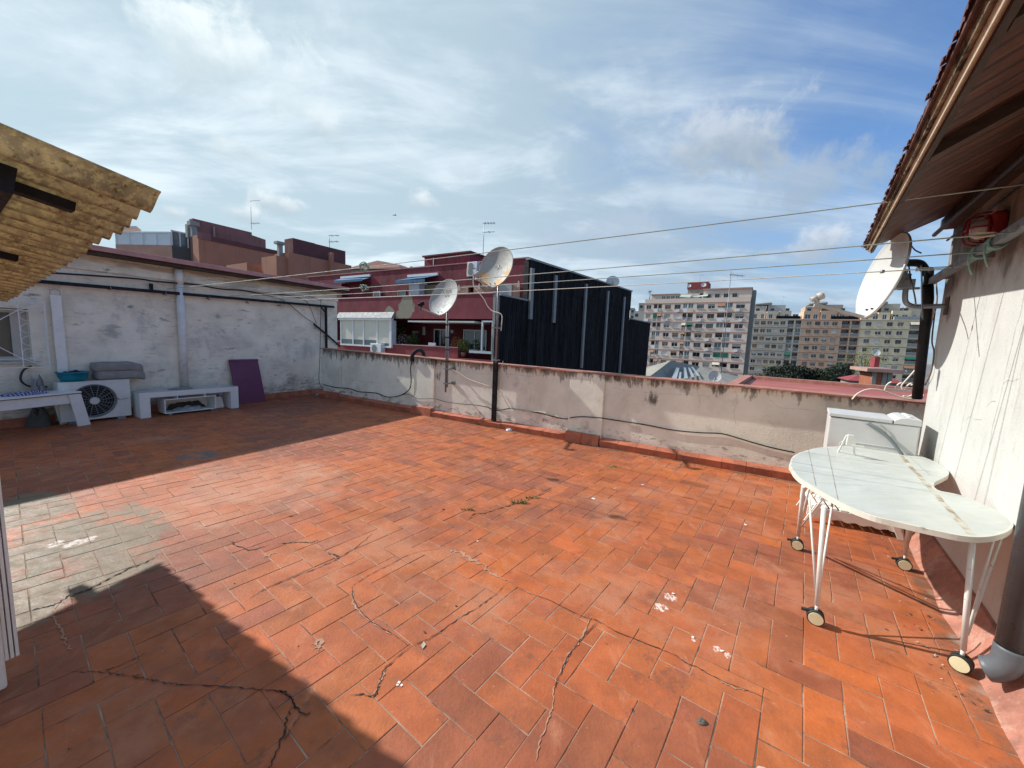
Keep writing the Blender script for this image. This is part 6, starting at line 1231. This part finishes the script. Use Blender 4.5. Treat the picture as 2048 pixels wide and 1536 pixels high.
# three joined far blocks
F0 = Fr(*at(1502, 640, 139).xy, 116.5); rn = random.Random(33)
def farcols(W, n, b0): return [('w', .9 + k * (b0 - .9) / n + .3, .9 + k * (b0 - .9) / n + 1.75) for k in range(n)]
m_fa = M('greyish_beige_render', (.66, .55, .43), .9, .06, .2, .1, 3); m_fb = M('salmon_render', (.66, .44, .30), .9, .06, .2, .1, 3); m_fc = M('olive_cream_render', (.73, .61, .42), .9, .06, .2, .1, 3, spots=(dict(c=(.72, .66, .42), s=.12, lo=.5, hi=.6, a=.6, st=(.2, 1, 1)),))
m_fband = M('brown_band', (.27, .22, .17), .9, .1, .5, 0); m_fredb = M('salmon_band', (.40, .20, .14), .9, .1, .5, 0)
fz = F0.hz(1517, 637); x = 0
for lab, Wd_, n, b0, wm, bm, bc in (('greyish beige far apartment block, left of the joined row', 15.2, 5, 10.6, m_fa, m_fband, ((11.1, 12.8), (13.3, 14.9))), ('salmon far apartment block in the middle of the joined row', 15.6, 4, 10.2, m_fb, m_fredb, ((10.7, 12.8), (13.2, 15.3))), ('olive cream far apartment block at the right of the joined row', 16.0, 4, 11.2, m_fc, m_fband, ((11.8, 14.9),))):
    fr = Fr(*F0.w(x).xy, 116.5); cols = farcols(Wd_, n, b0) + [('b', a, b) for a, b in bc]
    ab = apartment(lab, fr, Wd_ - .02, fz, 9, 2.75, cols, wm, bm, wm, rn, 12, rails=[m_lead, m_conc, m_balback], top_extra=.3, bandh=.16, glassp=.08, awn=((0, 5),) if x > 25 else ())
    mb = MB(); rr = random.Random(int(x)); xx = .4
    while xx < Wd_ - 3:
        w_ = rr.uniform(2.5, 4.5); mb.box(xx, rr.uniform(1.6, 3), fz - .6, min(xx + w_, Wd_ - .4), 10, fz + rr.uniform(2.0, 3.0)); xx += w_ + rr.uniform(.1, .8)
    mb.build('penthouse', wm if x else m_fa, ab)
    mb = MB(); xx = 1.0
    while xx < Wd_ - 4: w_ = rr.uniform(3, 5.5); mb.box(xx, 3.5 + rr.uniform(0, 1), fz + 1, min(xx + w_, Wd_ - .5), 11, fz + rr.uniform(4.2, 5.4)); xx += w_ + rr.uniform(.3, 1.4)
    mb.build('upper_penthouse', M('pale_penthouse_%d' % int(x), [(.52, .50, .47), (.46, .36, .28), (.50, .46, .38)][min(2, int(x / 12))], .9, .08, .3, 0), ab)
    for k in range(int(Wd_ / 2.4)): xx = .7 + k * 2.35; framed('penthouse_window', xx, fz + .1, xx + rr.uniform(.9, 1.7), fz + 1.7, 1.45, 2, m_upvc, rr.choice((m_glassd, m_glassg, m_glassb)), ab)
    for k in range(3): xx = 1.5 + k * Wd_ / 3.4; framed('penthouse_window', xx, fz + 3.0, xx + 1.2, fz + 3.9, 3.4, 1, m_lead, m_glassd, ab)
    mb = MB(); a0 = rr.uniform(.5, 2); mb.hexa([(a0, 3, fz + 5.2), (a0 + 5, 3, fz + 5.2), (a0 + 5, 9, fz + 5.2), (a0, 9, fz + 5.2)], [(a0, 3, fz + 5.4), (a0 + 5, 3, fz + 5.9), (a0 + 5, 9, fz + 6.9), (a0, 9, fz + 6.2)]); mb.build('sloping_roof', m_lead, ab)
    MB().box(Wd_ * .5, .3, fz - .55, Wd_ * .95, 1.0, fz + 1.0).build('terrace_screen', rr.choice((m_green, m_shut[1], m_blackclad)), ab)
    x += Wd_
aerial('thin mast on the roof of the greyish beige far block', F0.w(9.5, 5, fz + 4), 4.5, [(.9, 1)], ln=1.0)
# paler blocks glimpsed left of the pinkish block
for lab, px0, px1, pyt, dd, col in (('narrow dark apartment tower glimpsed left of the pinkish block', 1261, 1269, 616, 190, (.34, .32, .29)), ('cream apartment block glimpsed left of the pinkish block', 1268, 1289, 622, 150, (.62, .57, .48)), ('pale brick apartment block with roof box beside the pinkish block', 1278, 1296, 606, 170, (.48, .40, .34))):
    a = at(px0, pyt, dd); b = at(px1, pyt, dd); fr = Fr(a.x, a.y, 110); W_ = (V((b.x, b.y, 0)) - V((a.x, a.y, 0))).length; t = fthing('apartment_block', lab, 'apartment block', fr); MB().box(0, 0, -12, W_, 10, a.z).build('wall', M('far_wall_%d' % px0, col, .9, .08, .2, 0), t)
    for s_ in range(5):
        for k in range(max(1, int(W_ / 2.2))): xx = .5 + k * 2.2; MB().box(xx, -.03, a.z - 2.2 - s_ * 2.8, xx + 1.2, -.002, a.z - 1.0 - s_ * 2.8).build('window', m_glassd, t)

# ================================================================ roofs and trees between the terrace and the far blocks
WR = thing('warehouse', 'low warehouse with grey corrugated roof and pale skylight strips', 'warehouse', (0, 0, 0))
pa = at(1286, 758, 50); pb = at(1345, 722, 62); pc = at(1480, 764, 55); pd = at(1392, 725, 74)
m_fibro = M('grey_fibre_cement_roof', (.30, .285, .24), .9, .2, .3, .2, 4, wave=(.9, .3, 'X', .35, (.20, .19, .16)))
ridge0, ridge1 = at(1342, 721, 58), at(1400, 733, 66); ev0, ev1 = at(1270, 775, 46), at(1500, 790, 52)
mb = MB(); mb.poly([ev0, ev1, ridge1, ridge0]); mb.poly([at(1200, 760, 62), ev0, ridge0]); mb.poly([ev1, at(1520, 765, 70), ridge1]); rf = mb.build('roof', m_fibro, WR)
mb = MB(); mb.poly([ev0 - V((0, 0, .2)), V((ev0.x, ev0.y, -12)), V((ev1.x, ev1.y, -12)), ev1 - V((0, 0, .2))]); mb.build('wall', m_conc, WR)
m_sky = M('pale_skylight', (.50, .52, .50), .5, .1, .5, 0)
for u0, u1, v0, v1 in ((.25, .31, .35, .75), (.40, .45, .38, .80), (.50, .55, .45, .82), (.60, .65, .52, .88), (.33, .36, .3, .6)):
    P_q = lambda u, v: (ev0.lerp(ev1, u)).lerp(ridge0.lerp(ridge1, u), v) + V((0, 0, .06)); MB().poly([P_q(u0, v0), P_q(u1, v0), P_q(u1, v1), P_q(u0, v1)]).build('skylight', m_sky, rf)
# red painted flat roof just beyond the parapet
r0, r1, r2, r3 = at(1492, 757, 13.5), at(1870, 790, 9.5), at(1870, 850, 7.0), at(1480, 800, 8.2)
zq = .80
RF = thing('neighbour_roof', 'low flat roof painted dull red just beyond the parapet', 'roof', (0, 0, 0)); m_redroof = M('red_roof_paint', (.34, .085, .06), .6, .15, .8, .2, 12, spots=(dict(c=(.45, .20, .15), s=.9, lo=.52, hi=.66, a=.6, st=(.4, 2, 1)), dict(c=(.2, .06, .05), s=1.6, lo=.55, hi=.7, a=.5)))
c0, c1 = fl(1496, 757, zq), fl(1850, 792, zq); n0 = PF.w(PF.loc(c0).x * .55 + 1.2, .34, zq); n1 = PF.w(5.4, .34, zq)
c0 = PF.w(PF.loc(c0).x, PF.loc(c0).y, zq); mb = MB(); mb.prism([PF.w(1.9, .36, zq - .3), PF.w(9.5, .36, zq - .3), PF.w(9.5, PF.loc(c1).y + .6, zq - .3), c0 - V((0, 0, .3))], (0, 0, .3)); mb.build('deck', m_redroof, RF)
mb = MB(); mb.bar(c0 + V((0, 0, .04)), PF.w(9.5, PF.loc(c1).y + .6, zq + .04), .25, .10); mb.bar(c0 + V((0, 0, .04)), PF.w(1.9, .5, zq + .04), .2, .12); mb.build('kerb', m_coping, RF)
rooftop_dish('white round dish standing just behind the parapet coping', at(1428, 768, 11), .17, 200)
# brick hut with slab roof
HB = Fr(*at(1742, 770, 26).xy, 118); HH = fthing('brick_hut', 'small brick hut with pale concrete posts and slab roof', 'hut', HB); hb = lambda px, py: HB.hit(px, py, 0)
x1 = hb(1783, 765).x; z1 = hb(1760, 744).z; MB().box(.1, .06, -12, x1 - .1, 3, z1).build('brick_wall', M('orange_brick', (.33, .11, .055), .9, .2, 2, .3, 12, wave=(3.2, 0, 'Z', .12, (.2, .1, .07))), HH)
for xx in (0, x1 * .52, x1 - .22): MB().box(xx, 0, -12, xx + .22, .055, z1).build('post', m_conc, HH)
MB().box(-.4, -.4, z1 + .001, x1 + .4, 3.5, z1 + .22).build('roof', M('pink_slab', (.40, .24, .2), .9, .1, 1, .1), HH); MB().box(x1 * .1, .3, z1 + .301, x1 * .35, 1.2, z1 + 1.0).build('chimney', m_redlow, HH)
rooftop_dish('small pale dish on the chimney of the brick hut', HB.w(x1 * .2, .6, z1 + 1.0), .22, 205)
LH = Fr(*at(1700, 775, 32).xy, 118); L0 = fthing('low_house', 'low maroon roofed shed left of the brick hut', 'shed', LH); z1 = LH.hz(1720, 752); mb = MB(); mb.box(0, 0, -12, 3.2, 3, z1 - .4); mb.build('wall', m_conc, L0); MB().hexa([(-.3, -.3, z1 - .4), (3.4, -.3, z1 - .4), (3.4, 3, z1 - .4), (-.3, 3, z1 - .4)], [(.6, 1, z1), (2.6, 1, z1), (2.6, 2, z1), (.6, 2, z1)]).build('roof', m_redlow, L0)
# dark evergreen trees
m_dkleaf = M('dark_evergreen_leaf', (.012, .022, .010), .8, .5, .4, 0); m_bark = M('tree_bark', (.07, .05, .035), .9, .2, 3, .2)
rt = random.Random(5)
def tree(label, cat, p, hh, rx, rz_, n, size, mat, group, seed, name='tree', lobes=7, fill=1.0):
    rn = random.Random(seed); t = thing(name, label, cat, p, 0, group); mb = MB(); top = hh - rz_
    mb.tube(curve([(0, 0, 0), (.2, .1, top * .5), (0, .1, top + rz_ * .4)]), .28, 8, r1=.1)
    for k in range(6): a = k * 1.05 + rn.random(); mb.tube(curve([(0, .05, top * .7), (cos(a) * rx * .35, sin(a) * rx * .35, top + rz_ * .1), (cos(a) * rx * .7, sin(a) * rx * .7, top + rz_ * rn.uniform(.2, .7))]), .10, 6, r1=.03)
    mb.build('trunk', m_bark, t); mb = MB()
    for k in range(lobes):
        a = k * 2.4; f = sqrt((k + .5) / lobes); c = (cos(a) * rx * .62 * f, sin(a) * rx * .62 * f, top + rz_ * rn.uniform(-.25, .45)); s_ = rn.uniform(.38, .55)
        leaves(mb, c, rx * s_, rx * s_, rz_ * s_ * 1.15, int(n / lobes), size, rn)
    mb.build('crown', mat, t)
for k, (px, py, d, rx, lab) in enumerate(((1540, 738, 62, 3.2, 'low dark evergreen tree at the foot of the pinkish block, leftmost of the row'), (1573, 727, 66, 2.8, 'dark evergreen tree with the tallest crown, second from left'), (1612, 732, 66, 2.9, 'dark evergreen tree third from left in the row below the salmon block'), (1650, 726, 64, 3.0, 'rounded dark evergreen tree below the balconies of the far row'), (1690, 734, 62, 2.6, 'dark evergreen tree nearest to the brick hut'))):
    p = at(px, py, d); tree(lab, 'tree', V((p.x, p.y, -12)), p.z + 12.3, rx * 1.4, 3.8, 8000, .20, m_dkleaf, 'dark evergreen trees', 40 + k, 'evergreen_tree')
p = at(1735, 690, 85); tree('sparse yellow green tree coming into leaf before the olive block', 'tree', V((p.x, p.y, -12)), p.z + 12, 5.0, 4.0, 700, .16, m_leafY, None, 61, 'budding_tree', 9)
p = at(1545, 722, 90); tree('bare thin tree with few leaves at the foot of the greyish block', 'tree', V((p.x, p.y, -12)), p.z + 12, 3.6, 2.2, 260, .12, m_leafY, None, 63, 'bare_tree', 6)
# nearer aerial that stands before the pinkish block
q = at(1441, 757, 24); t = aerial('tall near aerial with curved reflector bars before the pinkish apartment block', q, (757 - 548) / 770 * 24, [(.97, 3)], ln=1.0, r=.02, group='rooftop television aerials', ang=75)
# bird
b_ = at(790, 431, 60); mb = MB(); mb.s = True; mb.tube(curve([(-.28, 0, 0), (-.1, 0, .02), (.12, 0, .03), (.26, 0, .02)]), .055, 8, r1=.03); mb.s = False
for s_ in (-1, 1): mb.poly([(-.08, .02 * s_, .03), (.1, .02 * s_, .03), (.06, .35 * s_, .17), (-.04, .62 * s_, .08)]); 
mb.poly([(-.28, -.01, 0), (-.44, -.07, 0), (-.44, .07, 0), (-.28, .01, 0)]); setp(mb.build('bird', M('grey_feathers', (.16, .16, .17), .8, .1, 5, 0), loc=b_, rz=.5), 'small grey bird gliding high above the maroon building', 'bird')
